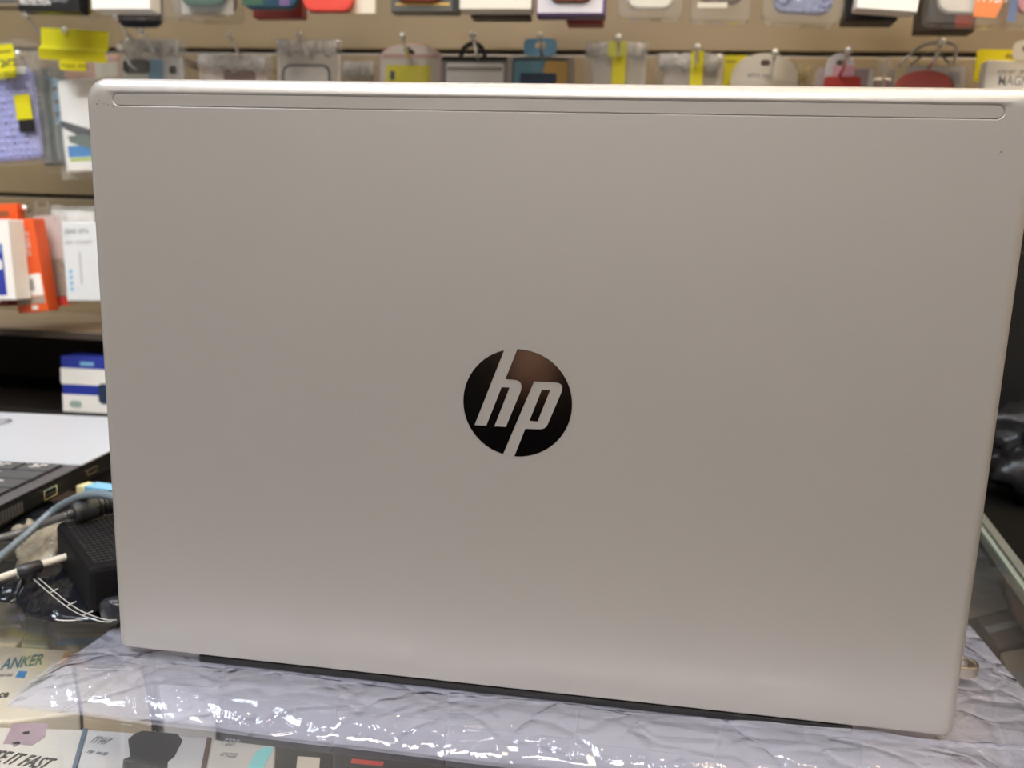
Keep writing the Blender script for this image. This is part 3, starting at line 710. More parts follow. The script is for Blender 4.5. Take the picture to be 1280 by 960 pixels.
shell(t, w, .172, .018); case_insert(t, w*.80, .15, GREYP, .0085, .004)
t, w = root_at('phone_case_pack', 'teal and navy phone case with a red edge below it in the upper row', 'phone case', 302, 372, 11, YA)
case_insert(t, w, .155, mat('navy_teal', (.02, .06, .10), .3, var=.6, vscale=40), 0, 0); panel(t, -w*.48, -w*.1, .0035, .02, GREEN, 'green_band', y=-.0006); panel(t, w*.18, w*.36, .003, .018, PURPLE, 'blue_chip', y=-.0006)
hang_tab(t, .02, .015, .155, CLEARBOX)
t, w = root_at('phone_case_pack', 'thin dark red pack hanging behind the teal phone case', 'phone case', 316, 378, 22, YA+.05)
carton(t, w, .16, .015, mat('dark_red_card', (.28, .04, .03), .4)); hang_tab(t, .02, .015, .16, CLEARBOX)
t, w = root_at('phone_case_pack', 'bright red phone case on a beige backing card, upper row', 'phone case', 379, 468, 17, YA)
link('backing_card', bx(-w/2+.004, w/2, .004, .0055, .001, .17), mat('beige_card', (.60, .50, .36), .45), t)
cs = case_insert(t, w*.70, .15, mat('bright_red_case', (.72, .07, .05), .35), .0008, -.006, r=.012); cs.location.x = -w*.13
panel(t, w*.24, w*.49, .001, .12, CREAM, 'side_label', y=.0035); hang_tab(t, .02, .015, .17, CREAM)
t, w = root_at('phone_case_pack', 'brown red phone case in a dark grey tray, upper row', 'phone case', 488, 572, 15, YA)
carton(t, w, .17, .018, mat('dark_grey_tray', (.10, .10, .09), .35)); cs = case_insert(t, w*.72, .15, mat('brown_red_case', (.40, .09, .05), .4), .0095, -.006, camera=True); cs.location.x = -w*.06
panel(t, -w*.42, w*.38, .0065, .0092, GOLD, 'gold_line'); panel(t, w*.42, w*.5, .0, .16, BLACK, 'black_side'); hang_tab(t, .02, .015, .17, BLACK)
t, w = root_at('phone_case_box', 'cream white box in the middle of the upper row', 'box', 574, 664, 12, YA)
carton(t, w, .165, .022, mat('ivory_card', (.78, .74, .66), .4)); hang_tab(t, .03, .02, .165, WHITE); panel(t, -w*.4, w*.4, .04, .15, GREYP)
t, w = root_at('phone_case_box', 'dark box hanging behind the cream white box', 'box', 588, 662, 22, YA+.03)
carton(t, w, .165, .02, mat('dark_umber_card', (.08, .06, .045), .5)); hang_tab(t, .03, .02, .165, BLACK)
t, w = root_at('phone_case_box', 'white window box with purple edges and a brown phone case', 'box', 670, 756, 19, YA)
carton(t, w, .17, .022, PURPLE); panel(t, -w*.48, w*.46, .0022, .165, mat('lilac_white_card', (.62, .60, .66), .4), 'front_card', y=-.0006)
cs = case_insert(t, w*.68, .145, BROWN, .012, -.005); hang_tab(t, .03, .02, .17, PURPLE)
t, w = root_at('phone_case_box', 'dark red box end below the purple edged window box', 'box', 708, 754, 30, YA+.05)
carton(t, w, .17, .02, mat('dark_red_card', (.28, .04, .03), .4)); hang_tab(t, .02, .015, .17, BLACK)
t, w = root_at('phone_case_pack', 'clear pack with a white phone case, upper row right of the purple edged box', 'phone case', 772, 852, 22, YA)
shell(t, w, .175, .018); case_insert(t, w*.74, .15, mat('milk_white_case', (.72, .70, .62), .4), .0095, .003); hang_tab(t, .03, .02, .175, CLEARBOX)
t, w = root_at('phone_case_pack', 'clear pack with a dark brown patterned case, upper row', 'phone case', 863, 938, 26, YA)
shell(t, w, .175, .018); case_insert(t, w*.76, .15, mat('brown_patterned_case', (.15, .09, .06), .4, var=.9, vscale=90), .0175, .003); panel(t, -w*.4, w*.1, .013, .018, CREAM, 'label', y=.002); hang_tab(t, .03, .02, .175, CLEARBOX)
t, w = root_at('phone_case_pack', 'clear pack with a blue crystal studded case, upper row', 'phone case', 951, 1052, 29, YA, 3)
shell(t, w, .175, .02, r=.012); cs = case_insert(t, w*.74, .145, CRYSTAL, .010, .003); hang_tab(t, .03, .02, .175, CLEARBOX)
bm = bmesh.new(); rr = random.Random(5)
for k in range(46): 
    bmesh.ops.create_icosphere(bm, subdivisions=1, radius=rr.uniform(.0015, .0035), matrix=Matrix.Translation((rr.uniform(-w*.34, w*.34), .002, rr.uniform(.012, .06))))
link('crystals', bm, mat('glass_crystals', (.5, .55, .8), .08, .6), cs)
t, w = root_at('phone_case_box', 'tilted white box in the upper row over a dark box end', 'box', 1070, 1147, 13, YA, 4)
carton(t, w, .165, .022, WHITE); hang_tab(t, .03, .02, .165, WHITE); panel(t, -w*.4, w*.4, .04, .15, GREYP)
t, w = root_at('phone_case_box', 'dark box end below the tilted white box', 'box', 1056, 1122, 26, YA+.05)
carton(t, w, .165, .03, BLACK); hang_tab(t, .03, .02, .165, BLACK)
t, w = root_at('phone_case_pack', 'clear pack with an orange hexagon sticker on a white case, upper row right', 'phone case', 1158, 1252, 30, YA, 2)
shell(t, w, .175, .02); case_insert(t, w*.72, .145, mat('soft_white_case', (.70, .66, .62), .4), .011, .004)
link('orange_sticker', pr([(w*.10, .007), (w*.40, .006), (w*.48, .022), (w*.40, .040), (w*.10, .040)], -.0016, -.0010), LORANGE, t)
text('lettering', '~Selfie', .009, WHITE, t, (w*.13, -.0018, .020), shear=.2, bold=.02); hang_tab(t, .03, .02, .175, CLEARBOX)
t, w = root_at('phone_case_pack', 'dark pack with a rust orange corner behind the orange sticker pack', 'phone case', 1146, 1218, 40, YA+.06)
carton(t, w, .17, .02, mat('dark_umber_card', (.08, .06, .045), .5)); panel(t, w*.15, w*.46, .004, .03, ORANGE, 'orange_corner'); hang_tab(t, .02, .015, .17, BLACK)
t, w = root_at('phone_case_pack', 'clear blue and pink edged pack at the upper right corner', 'phone case', 1257, 1345, 33, YA, 1)
shell(t, w, .175, .02); case_insert(t, w*.70, .145, mat('rose_case', (.6, .25, .28), .4), .012, .004); panel(t, -w*.48, -w*.36, .004, .165, mat('slate_blue', (.12, .18, .36), .3), 'blue_edge', y=.002); hang_tab(t, .03, .02, .175, CLEARBOX)

# --- second row; tops in the frame, their lower halves behind the lid
YB = .70
def top_at(name, label, cat, x0, x1, ytop, Y, h, roll=0, yaw=0):
    a, b = ony(x0, ytop, Y), ony(x1, ytop, Y); w = b.x-a.x
    t = thing(name, label, cat, ((a.x+b.x)/2, Y, (a.z+b.z)/2-h), (0, R(roll), R(yaw)))
    return t, w, h
def px_panel(t, x0, y0, x1, y1, Y, m, nm='print', r=0, dy=-.0004, thick=.0004):
    a, b = ony(x0, y1, Y), ony(x1, y0, Y); l = t.location
    pts = rrect(b.x-a.x, b.z-a.z, r, 5, (a.x+b.x)/2-l.x, (a.z+b.z)/2-l.z) if r else [(a.x-l.x, a.z-l.z), (b.x-l.x, a.z-l.z), (b.x-l.x, b.z-l.z), (a.x-l.x, b.z-l.z)]
    return link(nm, pr(pts, Y-l.y+dy, Y-l.y+dy+thick), m, t)
def crinkle_bag(t, w, h, d, m=CRINKLE, seed=0, nm='crinkled_film'):
    bm = bmesh.new(); n1, n2 = 24, 40
    for sgn in (0, 1):
        g = []
        for i in range(n1+1):
            row = []
            for j in range(n2+1):
                u, v = i/n1, j/n2
                e = min(1, 6*min(u, 1-u))*min(1, 6*min(v, 1-v)*1.5)
                x = (u-.5)*w*(1+.06*noise.noise((v*4, seed, 1))) ; z = v*h
                k = (.004*abs(noise.noise((u*6, v*9, seed+3)))+.003*abs(noise.noise((u*14, v*18, seed))))*(1.+1.6*sm(.6, .85, v))
                y = (-k if sgn == 0 else d+k)*1.0
                y = d/2 + (y-d/2)*max(e, .02)
                row.append(bm.verts.new((x, y, z + .004*noise.noise((u*5, v, seed))*v)))
            g.append(row)
        for i in range(n1):
            for j in range(n2): bm.faces.new((g[i][j], g[i+1][j], g[i+1][j+1], g[i][j+1]))
    return link(nm, bm, m, t, smooth=True)
# lilac glitter case at the far left
t, w, h = top_at('phone_case_pack', 'lilac glitter phone case in a clear bag at the left edge with a yellow tag', 'phone case', -24, 46, 85, YB, .113, -5)
cs = case_insert(t, w, h, LILAC, 0, 0, camera=False, r=.008)
bm = bmesh.new(); rr = random.Random(9)
for i in range(8):
    for j in range(13): bmesh.ops.create_icosphere(bm, subdivisions=1, radius=.0042*rr.uniform(.7, 1.2), matrix=Matrix.Translation(((i-3.5)*w/8.6, .001, .006+j*h/13.4)))
link('glitter_studs', bm, LILAC, cs, smooth=True)
panel(t, -w*.46, w*.46, h-.010, h-.001, WHITE, 'white_header', y=-.0045); panel(t, -w*.46, w*.30, h-.014, h-.003, YEL, 'yellow_strip', y=-.006)
panel(t, w*.22, w*.50, .048, .078, YEL, 'yellow_sticker', y=-.007); panel(t, w*.24, w*.52, .032, .048, BLACK, 'black_sticker', y=-.007)
o = crinkle_bag(t, w*1.22, h+.04, .014, seed=1, m=GLITBAG, nm='clear_bag'); o.location = (.004, -.003, -.006)
t, w, h = top_at('price_tag', 'yellow price tag at the left edge above the lilac case', 'price tag', -14, 19, 56, YB-.03, .032, -6)
link('card', pr(rrect(w, h, .003, 4, 0, h/2), 0, .0008), YEL, t); text('lettering', '~3:AS', .012, INK, t, (-w*.05, -.0004, .006), squeeze=.8); panel(t, -w*.5, w*.4, .022, .025, mat('olive_ink', (.35, .30, .02), .5), 'fold_line')
# grey green pack with little blue squares on its edge
t, w, h = top_at('phone_case_pack', 'grey green clear pack with four small blue squares down its edge', 'phone case', 48, 80, 84, YB+.02, .120, -5)
carton(t, w, h, .02, mat('grey_green_case', (.16, .19, .17), .3, var=.4, vscale=40)); 
for k in range(4): panel(t, w*.22, w*.50, h-.0245-k*.0155, h-.0145-k*.0155, SKY, 'blue_square')
panel(t, w*.15, w*.2, .004, h-.004, GREYP, 'edge_line'); o = crinkle_bag(t, w*1.35, h+.03, .024, seed=4, m=GLITBAG, nm='clear_bag'); o.location = (0, -.002, -.01)
# white box with black device picture, partly behind the lid
t, w, h = top_at('gadget_box', 'white box with a black gadget picture and blue logo beside the lid corner', 'box', 77, 150, 98, YB, .112, -4)
carton(t, w, h, .02, WHITE, bev=.003)
link('gadget_picture', pr([(-w*.5, h-.048), (-w*.5, h-.056), (w*.2, h-.085), (w*.2, h-.066)], -.0005, 0), INK, t)
link('gadget_shadow', pr([(-w*.40, h-.068), (-w*.1, h-.066), (w*.2, h-.082), (w*.1, h-.088), (-w*.36, h-.076)], -.0006, 0), mat('green_grey_print', (.12, .17, .15), .4), t)
panel(t, -w*.42, w*.2, .018, .032, BLUE, 'blue_logo'); panel(t, -w*.40, w*.0, .013, .017, mat('lime_print', (.45, .6, .1), .4), 'lime_line')
o = crinkle_bag(t, w*1.25, h+.035, .024, seed=9, m=GLITBAG, nm='clear_bag'); o.location = (-.004, -.002, -.008)
t, w, h = top_at('phone_case_pack', 'pinkish card pack behind the large yellow price tag', 'phone case', 72, 150, 68, YB+.035, .12, 0)
carton(t, w, h, .012, mat('salmon_card', (.62, .36, .28), .5)); hang_tab(t, .02, .015, h, CREAM); panel(t, w*.1, w*.45, .08, .11, CREAM)
t, w, h = top_at('price_tag', 'large folded bright yellow price tag hanging on a peg at the upper left', 'price tag', 50, 134, 37, YB-.035, .036, 3)
bm = bmesh.new()
pts = [(0, 0, h), (0, 0, h*.42), (0, -.006, h*.30), (0, -.002, 0)]
for k in range(len(pts)-1):
    (_, ya, za), (_, yb_, zb) = pts[k], pts[k+1]
    v = [bm.verts.new(p) for p in ((-w/2, ya, za), (w/2, ya, za), (w/2, yb_, zb), (-w/2, yb_, zb))]; bm.faces.new(v)
o = link('card', bm, YEL, t); o.modifiers.new('s', 'SOLIDIFY').thickness = .0008
t2 = link('hanging_slip', pr(rrect(.034, .011, .002, 3, 0, -.006), -.004, -.0034), YEL, t); text('lettering', '~Redmi Note', .0065, mat('olive_ink2', (.16, .13, .01), .5), t2, (-.014, -.0044, -.009))
# clear bags and cards, left to right
def bagged(label, x0, x1, yt, seed, parts, h=.14, roll=0, d=.016, Y=YB):
    t, w, h = top_at('phone_case_pack', label, 'phone case', x0, x1, yt, Y, h, roll)
    crinkle_bag(t, w, h, d, seed=seed)
    rs = random.Random(seed); bm = bmesh.new(); n_ = 18
    lo, hi = [], []
    for i in range(n_+1):
        x = (i/n_-.5)*w*.9; yy = -.004+.003*noise.noise((i*.5, seed, 0))
        lo.append(bm.verts.new((x, yy, h-.020+.010*noise.noise((i*.35, seed, 2))))); hi.append(bm.verts.new((x, yy+.003*noise.noise((i*.7, seed, 5)), h-.003+.003*noise.noise((i*.6, seed, 7)))))
    for i in range(n_): bm.faces.new((lo[i], lo[i+1], hi[i+1], hi[i]))
    o_ = link('glare_strip', bm, GLARE, t, smooth=True); o_.modifiers.new('s', 'SOLIDIFY').thickness = .0006  # added white strip, painted glare along the top of the bag
    for k_, p in enumerate(parts):
        dy_ = -.010 if p[4] is YEL else .004-.0008*k_
        px_panel(t, *p[:4], Y, p[4], p[5], p[6] if len(p) > 6 else 0, dy=dy_, thick=.003 if len(p) > 7 else .0006)
    return t
bagged('clear bag with a pale blue phone and dark camera lenses beside the big yellow tag', 150, 228, 47, 11,
       [(152, 70, 226, 190, mat('silver_card', (.80, .80, .79), .4), 'backing_card', .003), (186, 74, 202, 180, SKY, 'pale_blue_phone', .003, 1)])
t = [o for o in C.objects if o.name.startswith('phone_case_pack')][-1]
px_panel(t, 153, 74, 186, 91, YB, INK, 'lens_bump', .006, dy=.0015, thick=.003); px_panel(t, 211, 82, 219, 92, YB, BLACK, 'lens', .003, dy=.0015, thick=.002)
bagged('clear bag with a beige card and a rosy case behind the lid', 240, 332, 66, 15,
       [(246, 72, 328, 190, mat('rosy_beige_card', (.78, .66, .60), .5), 'backing_card', .004), (276, 86, 314, 190, BROWN, 'phone_case', .006, 1)], roll=2)
t = bagged('clear bag with a dark framed white phone picture, third from the big yellow tag', 343, 426, 48, 19,
       [(346, 66, 424, 190, mat('silvery_card', (.80, .76, .71), .4), 'backing_card', .004), (352, 80, 412, 190, mat('slate_frame', (.10, .12, .15), .4), 'phone_frame', .010, 1)])
px_panel(t, 355, 83, 409, 190, YB, WHITE, 'phone_screen', .008, dy=.0030, thick=.0008)
t = bagged('loose grey brown clear pack between the phone picture bag and the arched card', 428, 470, 74, 23, [(432, 80, 462, 190, mat('tan_card', (.52, .44, .32), .5), 'backing_card', .003)], h=.12)
def arched(label, x0, x1, yt, m, arch_px, Y=YB, hole=True, h=.14):
    t, w, h = top_at('phone_case_card', label, 'phone case', x0, x1, yt, Y, h)
    r = w*.5; ah = arch_px*.00097
    out = [(-w/2, 0), (w/2, 0), (w/2, h-ah)] + [(w/2*math.cos(a*PI/16), h-ah+ah*math.sin(a*PI/16)) for a in range(1, 16)] + [(-w/2, h-ah)]
    o = link('card', pr(out, 0, .004), m, t, bevel=.0008)
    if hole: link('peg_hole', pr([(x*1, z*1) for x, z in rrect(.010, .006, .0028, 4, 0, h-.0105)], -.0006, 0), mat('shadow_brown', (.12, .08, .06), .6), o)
    return t, w, h
t, w, h = arched('white arched card with a red rim and yellow print in front of the slatwall', 474, 553, 54, mat('red_rimmed_card', (.66, .36, .33), .45), 18)
out = lambda s: [(-w/2*s, 0), (w/2*s, 0), (w/2*s, h-.0175)] + [(w/2*s*math.cos(a*PI/16), h-.0175+(.0175-.0015)*math.sin(a*PI/16)) for a in range(1, 16)] + [(-w/2*s, h-.0175)]
link('white_face', pr(out(.95), -.0006, 0), mat('warm_white_face', (.72, .66, .60), .4), t)
px_panel(t, 479, 68, 549, 73, YB, mat('pinkish_print', (.62, .38, .34), .4), 'pink_band', dy=-.001); px_panel(t, 482, 82, 538, 190, YB, YEL, 'yellow_print', .002, dy=-.0012); px_panel(t, 488, 89, 494, 100, YB, INK, 'small_figure', dy=-.0016)
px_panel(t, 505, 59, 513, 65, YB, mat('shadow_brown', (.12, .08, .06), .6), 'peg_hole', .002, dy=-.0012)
shell(t, w+.006, h-.012, .016, 0, CLEARBOX, nm='clear_blister').location.y = -.002
# black arched hanger with a white box
t, w, h = top_at('phone_case_box', 'white and grey box on a black loop hanger', 'box', 553, 634, 72, YB, .12)
carton(t, w, h, .018, mat('grey_edge_card', (.32, .32, .33), .4)); px_panel(t, 556, 79, 630, 190, YB, WHITE, 'white_face', .003); px_panel(t, 559, 84, 628, 88, YB, GREYP, 'grey_stripe', dy=-.0008)
px_panel(t, 552, 71, 634, 76, YB, BLACK, 'black_top_band', .001, dy=-.0012)
bm = bmesh.new(); a0 = ony(591, 72, YB)-t.location
o_ = [(a0.x+.0165*math.cos(a), a0.z+.018*math.sin(a)) for a in [i*PI/16 for i in range(17)]]; i_ = [(a0.x+.0115*math.cos(a), a0.z+.013*math.sin(a)) for a in [i*PI/16 for i in range(17)]]
prism(bm, o_+i_[::-1], -.001, .003); link('loop_hanger', bm, BLACK, t)
# silver box with blue and gold picture on a pale blue tab
t, w, h = top_at('phone_case_box', 'silver framed box with a blue and gold picture on a pale blue hang tab', 'box', 633, 718, 69, YB, .12)
fr1 = ony(633, 69, YB)
carton(t, w, h, .018, mat('silver_frame_card', (.42, .40, .38), .4), bev=.004)
px_panel(t, 637, 73, 711, 190, YB, INK, 'dark_rim', .004); px_panel(t, 639, 76, 709, 190, YB, mat('steel_blue_picture', (.16, .36, .46), .4), 'picture', .003, dy=-.0008)
a = ony(683, 76, YB)-t.location; b = ony(709, 110, YB)-t.location
link('gold_area', pr([(a.x-.004, b.z), (b.x, b.z), (b.x, a.z), (a.x, a.z), (a.x-.004, a.z-.012), (a.x+.004, a.z-.018)], -.0012, -.0008), GOLD, t)
px_panel(t, 647, 92, 696, 190, YB, mat('dark_phone_print', (.03, .06, .12), .35), 'phone_print', .002, dy=-.0016)
tabz = ony(675, 69, YB)-t.location; hang_tab(t, .038, .019, h-.001, SKY, hole=.007).location.x = tabz.x
# yellow tagged plastic bags
t = bagged('clear bag with a bright yellow strip, under the sixth peg', 731, 811, 50, 31, [(735, 62, 809, 190, mat('silvery_card', (.80, .76, .71), .4), 'backing_card', .004), (760, 54, 784, 190, YEL, 'yellow_strip', .002)], Y=YB)
px_panel(t, 760, 54, 783, 74, YB, mat('lemon_leaf', (.62, .62, .10), .4), 'printed_leaf', .003, dy=-.0108)
t = bagged('clear bag with a yellow leaf strip and a cream barcode label', 820, 906, 64, 35, [(824, 74, 904, 190, mat('mushroom_card', (.70, .63, .58), .4), 'backing_card', .004), (856, 66, 880, 190, YEL, 'yellow_strip', .002), (881, 72, 905, 190, CREAM, 'cream_label', .002)])
for k in range(9): px_panel(t, 883+k*2.3, 76, 884+k*2.3, 84, YB, GREYINK, 'barcode', dy=.0018)
px_panel(t, 868, 70, 873, 80, YB, BLACK, 'peg_hole', .001, dy=-.0108)
t, w, h = top_at('price_tag', 'plain yellow card glimpsed between the barcode bag and the cream arched card', 'price tag', 906, 936, 69, YB+.02, .05)
link('card', pr(rrect(w, h, .002, 3, 0, h/2), 0, .001), YEL, t); px_panel(t, 908, 76, 920, 78, YB+.02, mat('olive_ink', (.35, .30, .02), .5), 'line')
t, w, h = arched('wide cream arched card, right half of the row', 916, 1000, 66, mat('cream_arch', (.80, .73, .62), .45), 27)
text('lettering', '~PHONE CASE', .0055, GREYINK, t, (-w*.25, -.0006, h-.026), squeeze=.9)
shell(t, w+.006, h-.03, .016, 0, CLEARBOX, nm='clear_blister').location.y = -.002
t, w, h = top_at('phone_case_pack', 'gold flecked clear pack between the cream arch and the pink pack', 'phone case', 996, 1018, 80, YB+.02, .10)
crinkle_bag(t, w, h, .014, film('golden_film', (.9, .82, .62), .4, .12, .6, 1., 70, .005, (.7, .6, .35)), seed=41); px_panel(t, 1000, 84, 1014, 180, YB+.02, GOLD, 'card', dy=.004)
t, w, h = arched('pink and red card with a small round top', 1034, 1070, 66, mat('greyish_white_round', (.74, .68, .69), .45), 16, Y=YB)
shell(t, w*2.3, h-.016, .014, 0, CLEARBOX, nm='clear_blister').location = (0, .004, 0)
px_panel(t, 1013, 84, 1094, 190, YB, mat('rose_grey_card', (.55, .42, .44), .45), 'wide_card', .004, dy=.006)
px_panel(t, 1040, 82, 1069, 98, YB, PINK, 'pink_print', .002, dy=-.001); px_panel(t, 1022, 96, 1076, 190, YB, RED, 'red_print', .003, dy=-.0014)
px_panel(t, 1076, 86, 1092, 190, YB, WHITE, 'white_label', .002, dy=-.001)
t, w, h = top_at('phone_case_pack', 'narrow blue black clear pack beside the pink and red card', 'phone case', 1098, 1120, 72, YB+.02, .10)
crinkle_bag(t, w, h, .014, seed=47); px_panel(t, 1106, 86, 1118, 180, YB+.02, mat('slate_blue', (.12, .18, .36), .3), 'card', dy=.002); px_panel(t, 1099, 76, 1106, 180, YB+.02, CREAM, 'label', dy=.002)
t, w, h = top_at('phone_case_box', 'clear box with a red arc on white, on a clear plastic hook hanger', 'box', 1121, 1212, 80, YB, .12)
shell(t, w, h, .018); px_panel(t, 1124, 82, 1210, 190, YB, mat('pale_grey_face', (.66, .64, .64), .4), 'white_face', .003, dy=.004)
a = ony(1157, 104, YB)-t.location
link('red_arc', pr([(a.x+.031*math.cos(k*PI/20), a.z-.004+.018*math.sin(k*PI/20)) for k in range(21)], .0028, .0036), RED, t)
for k in range(4): px_panel(t, 1188, 90+k*4, 1201, 92+k*4, YB, GREYINK, 'small_print', dy=.0028)
bm = bmesh.new(); c0 = ony(1160, 82, YB)-t.location
pth = spline([(c0.x-.030, 0, c0.z), (c0.x-.012, 0, c0.z+.018), (c0.x+.008, 0, c0.z+.024), (c0.x+.026, 0, c0.z+.020), (c0.x+.026, 0, c0.z+.002)], 8)
tube(bm, pth, .0018, 8); link('hook_hanger', bm, mat('clear_grey_hanger', (.62, .62, .60), .12, .2), t, smooth=True)
bm = bmesh.new(); tube(bm, spline([(c0.x-.018, 0, c0.z), (c0.x-.004, 0, c0.z+.012), (c0.x+.010, 0, c0.z+.012), (c0.x+.022, 0, c0.z+.002)], 8), .0012, 8); link('inner_hook', bm, mat('dark_grey_hanger', (.18, .18, .18), .2), t, smooth=True)
t, w, h = top_at('price_tag', 'yellow price tag behind the white box at the right edge', 'price tag', 1221, 1277, 62, YB+.01, .034, 1)
link('card', pr(rrect(w, h, .004, 4, 0, h/2), 0, .0008), YEL, t); px_panel(t, 1256, 67, 1272, 73, YB+.01, mat('olive_ink', (.35, .30, .02), .5), 'fold_mark', .001)
t, w, h = top_at('magnetic_case_box', 'white box lettered MAGNETIC at the right edge', 'box', 1231, 1330, 76, YB-.02, .14, 1)
carton(t, w, h, .02, WHITE); hang_tab(t, .03, .02, h, WHITE)
a = ony(1244, 107, YB-.02)-t.location
text('lettering', 'MAGNETIC', .0145, GREYINK, t, (a.x, -.0004, a.z), bold=.012, squeeze=.72); a = ony(1244, 92, YB-.02)-t.location
text('lettering', '~PHONE CASE', .005, GREYINK, t, (a.x, -.0004, a.z), squeeze=1.3)

# --- pegs: a wire prong with an upturned tip and a back plate that sits in the slot
def make_peg():
    t = thing('wall_peg', 'chrome wire peg with a shiny upturned ball tip on the slatwall', 'peg', (0, 0, 0), group='chrome pegs on the slatwall')
    L = .238
    bm = bmesh.new(); tube(bm, [(0, 0, -.018), (0, -L+.035, -.018), (0, -L+.022, -.015), (0, -L+.008, -.004), (0, -L, 0)], .0020, 8)
    link('wire', bm, CHROME, t, smooth=True)
    bm = bmesh.new(); ball(bm, (0, -L, 0),   .0042, 14); link('ball_tip', bm, mat('bright_chrome_ball', (.95, .95, .95), .3, .9), t, smooth=True)
    link('back_plate', bx(-.012, .012, -.003, .003, -.036, .004), CHROME, t, bevel=.001)
    return t
peg0 = make_peg(); first = True
tips = [(81, 38, 'peg with the large folded yellow price tag'), (149, 59, 'peg low at the right corner of the big yellow tag'), (177, 39, 'peg over the bag with the pale blue phone'), (286, 43, 'peg over the bag with the beige card'),
        (374, 43, 'peg over the bag with the phone picture'), (503, 45, 'peg in front of the white arched card with red rim'), (591, 44, 'peg through the black loop hanger'), (675, 45, 'peg over the pale blue hang tab'),
        (773, 47, 'peg over the bag with the bright yellow strip'), (872, 59, 'peg over the bag with the barcode label'), (969, 66, 'peg over the wide cream arched card'), (1061, 63, 'peg over the small round topped pink card'), (1178, 52, 'peg beside the clear plastic hook hanger'),
        (32, 18, 'peg under the black PROTECTION box'), (145, 21, 'peg left of the dark navy phone case'), (23, 67, 'peg beside the yellow tag at the left edge'), (31, 260, 'peg above the orange box')]
for px, py, lab in tips:
    p = ony(px, py, .662)
    r = peg0
    if not first:
        r = peg0.copy(); C.objects.link(r)
        for ch in list(peg0.children):
            c_ = ch.copy(); C.objects.link(c_); c_.parent = r
    first = False
    r.location = (p.x, .90, p.z); r['label'] = 'chrome ' + lab

for px in (22, 60, 150, 250, 335, 424, 530, 618, 713, 812, 900, 1001, 1108, 1205, 1300):
    p = ony(px, 0, .58); r = peg0.copy(); C.objects.link(r)
    for ch in list(peg0.children):
        c_ = ch.copy(); C.objects.link(c_); c_.parent = r
    r.location = (p.x, .90, .4455+.2125-.005); r.scale = (1, 1.28, 1); r['label'] = 'chrome peg carrying the upper row of packs'; r['group'] = 'upper pegs above the picture'
# --- lower left group: small boxes hanging above the shelf
YC = .62
t, w, h = top_at('gadget_box', 'white and blue box at the left edge in front of the orange box', 'box', -45, 14, 275, YC-.02, .094, -3)
carton(t, w, h, .028, WHITE); panel(t, -w*.4, w*.33, .006, .066, DEEPBLUE, 'blue_panel'); panel(t, w*.05, w*.3, .036, .048, WHITE, 'white_dot', y=-.0007, r=.003); panel(t, w*.1, w*.3, .056, .064, SKY, 'light_mark', y=-.0007)
hang_tab(t, .02, .014, h, WHITE)
t, w, h = top_at('gadget_box', 'orange box with white lower band and a small red base, leaning at the left', 'box', 16, 54, 274, YC+.01, .112, -7)
carton(t, w, h, .022, ORANGE); panel(t, -w*.42, w*.46, .020, .046, WHITE, 'white_band'); panel(t, -w*.46, w*.48, .010, .019, mat('tan_grey_band', (.42, .33, .27), .5), 'grey_band'); panel(t, -w*.2, w*.2, .026, .040, GREYP, 'barcode', y=-.0007)
o = text('lettering', '~CHARGER', .0085, WHITE, t, (w*.28, -.0006, h-.044), (PI/2, 0, 0)); o.rotation_euler = (PI/2, -PI/2, 0)
panel(t, -w*.4, -w*.12, h-.020, h-.004, WHITE, 'yellow_mark'); panel(t, -w*.35, -w*.15, h-.017, h-.010, YEL, 'yellow_mark', y=-.0007)
bm = bmesh.new(); tube(bm, [(x-w*.2, -.0008, z) for x, z in [(.001, h-.030), (-.002, h-.040), (.003, h-.052), (.008, h-.058), (.010, h-.048)]], .0006, 6); link('cable_picture', bm, INK, t)
panel(t, w*.0, w*.2, .003, .008, WHITE, 'white_mark')
t, w, h = top_at('gadget_box', 'orange box header with a peg slot behind the blue and white box', 'box', -14, 26, 255, YC+.035, .10, -4)
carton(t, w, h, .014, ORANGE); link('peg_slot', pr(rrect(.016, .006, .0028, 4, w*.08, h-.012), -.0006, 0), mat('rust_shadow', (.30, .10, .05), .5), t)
t, w, h = top_at('cable_pack', 'clear blister pack with a pale pink card between orange and white boxes', 'cable pack', 44, 82, 263, YC+.04, .118, -5)
shell(t, w, h, .022); panel(t, -w*.45, w*.45, .058, .112, mat('pale_pink_card', (.66, .56, .54), .5), 'card', y=.006); panel(t, -w*.1, w*.3, .012, .058, mat('beige_item', (.50, .42, .33), .5), 'beige_item', y=.008)
panel(t, w*.0, w*.48, .000, .011, RED, 'red_base', y=-.001); hang_tab(t, .02, .012, h, CLEARBOX)
t, w, h = top_at('cable_box', 'white box with pale grey print beside the left lid edge', 'box', 79, 150, 277, YC-.005, .093, -2)
carton(t, w, h, .022, mat('cool_white_box', (.72, .74, .77), .4)); text('lettering', '~POWER BANK', .008, GREYINK, t, (-w*.44, -.0004, h-.014), squeeze=.7); text('lettering', '~Fast charging', .006, mat('light_grey_ink', (.5, .5, .52), .5), t, (-w*.44, -.0004, h-.026), squeeze=.8)
for k in range(4): panel(t, -w*.42, -w*.36, .012+k*.007, .016+k*.007, SKY, 'blue_dot')
panel(t, -w*.22, -w*.19, .02, .058, mat('light_grey_ink', (.5, .5, .52), .5), 'cable_picture')
t, w, h = top_at('cable_pack', 'clear wrapped pack on top of the row behind the white box', 'cable pack', 58, 116, 257, YC+.05, .10, 1)
crinkle_bag(t, w, h, .014, seed=52); px_panel(t, 62, 264, 112, 330, YC+.05, mat('silver_card', (.80, .80, .79), .4), 'card', dy=.006)
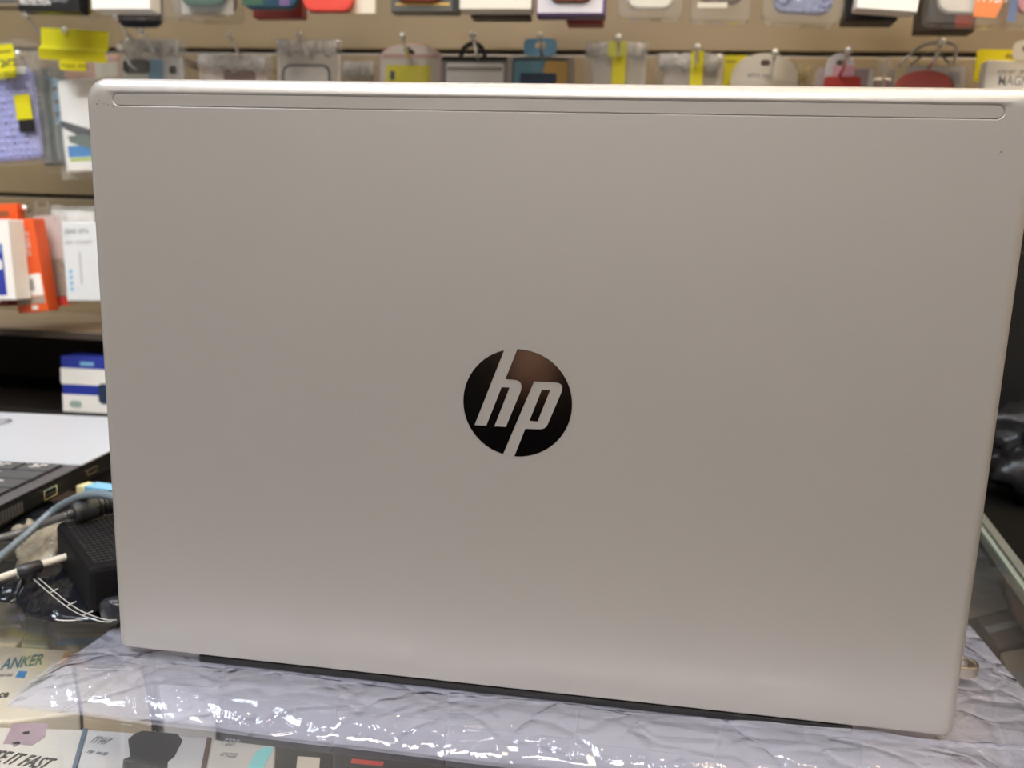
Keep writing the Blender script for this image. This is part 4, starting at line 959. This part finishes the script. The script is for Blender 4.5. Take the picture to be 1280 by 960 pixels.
t, w, h = top_at('gadget_box', 'red box end hanging lowest beside the white box', 'box', 60, 93, 352, YC+.055, .024, -4)
carton(t, w, h, .02, mat('dark_orange_red', (.62, .07, .04), .4)); panel(t, -w*.3, w*.1, .006, .014, WHITE, 'white_mark'); hang_tab(t, .012, .01, h, CLEARBOX)
t, w, h = top_at('gadget_box', 'dark red box end under the white and blue box at the left edge', 'box', -40, 10, 366, YC+.01, .016, -2)
carton(t, w, h, .02, mat('dark_red_card', (.28, .04, .03), .4)); panel(t, -w*.3, w*.3, .004, .010, WHITE, 'white_mark'); hang_tab(t, .012, .01, h, CLEARBOX)

# box in the dark niche under the shelf
Yn = .665
a = ony(76, 426, Yn); b = ony(124, 503, Yn)
t = thing('headset_box', 'blue and white box standing in the dark niche under the wall shelf', 'box', (a.x+.033, .672, -.045), (0, 0, R(4)))
hgt = .072
carton(t, .075, hgt, .05, DEEPBLUE, 0)
o_ = t
panel(t, -.0375, .0375, .0005, .023, WHITE, 'white_base'); panel(t, -.0385, .0375, hgt-.036, hgt-.015, WHITE, 'white_band'); panel(t, -.012, .006, hgt-.011, hgt-.006, SKY, 'logo_mark')
link('dark_product_picture', pr(rrect(.022, .026, .006, 5, .022, .026), -.0012, -.0006), mat('dark_navy_picture', (.03, .05, .10), .4), t); panel(t, -.028, -.012, .006, .015, mat('green_grey_mark', (.35, .45, .42), .4), 'round_mark', y=-.0008, r=.004)

# the tall black case
link('body', bx(-.14, .2, -.025, .06, 0, .30), mat('black_case_plastic', (.008, .008, .009), .45, spec=.3), bg, bevel=.006)
link('lid_seam', bx(-.1405, .2, -.0256, -.0245, .20, .203), mat('dark_seam', (.02, .02, .022), .4), bg)
link('handle', tb(spline([(-.02, .02, .30), (-.015, .02, .325), (.06, .02, .33), (.07, .02, .30)], 6), .005, 10), mat('black_rubber', (.02, .021, .024), .4), bg, smooth=True)

# ------------------------------------------------------------------ camera, world, view
cam_d = bpy.data.cameras.new('camera'); cam = bpy.data.objects.new('camera', cam_d); C.objects.link(cam)
cam_d.sensor_width = 36; cam_d.sensor_fit = 'HORIZONTAL'; cam_d.lens = FPX*36/1280; cam_d.clip_start = .01; cam_d.clip_end = 50
Rm = Matrix((CR, -CD, -CF)).transposed()
cam.matrix_world = Matrix.Translation(CAM) @ Rm.to_4x4()
cam_d.dof.use_dof = True; cam_d.dof.focus_distance = .345; cam_d.dof.aperture_fstop = 14
bpy.context.scene.camera = cam
wd = bpy.data.worlds.new('ambient_fill'); bpy.context.scene.world = wd; wd.use_nodes = True  # added even grey fill; no open shop front lets daylight in
bgn = wd.node_tree.nodes['Background']; bgn.inputs[0].default_value = (.62, .60, .62, 1); bgn.inputs[1].default_value = .3
sc = bpy.context.scene
sc.view_settings.view_transform = 'Standard'; sc.view_settings.look = 'None'; sc.view_settings.gamma = 1; sc.view_settings.use_curve_mapping = False
sc.view_settings.exposure = 0.9
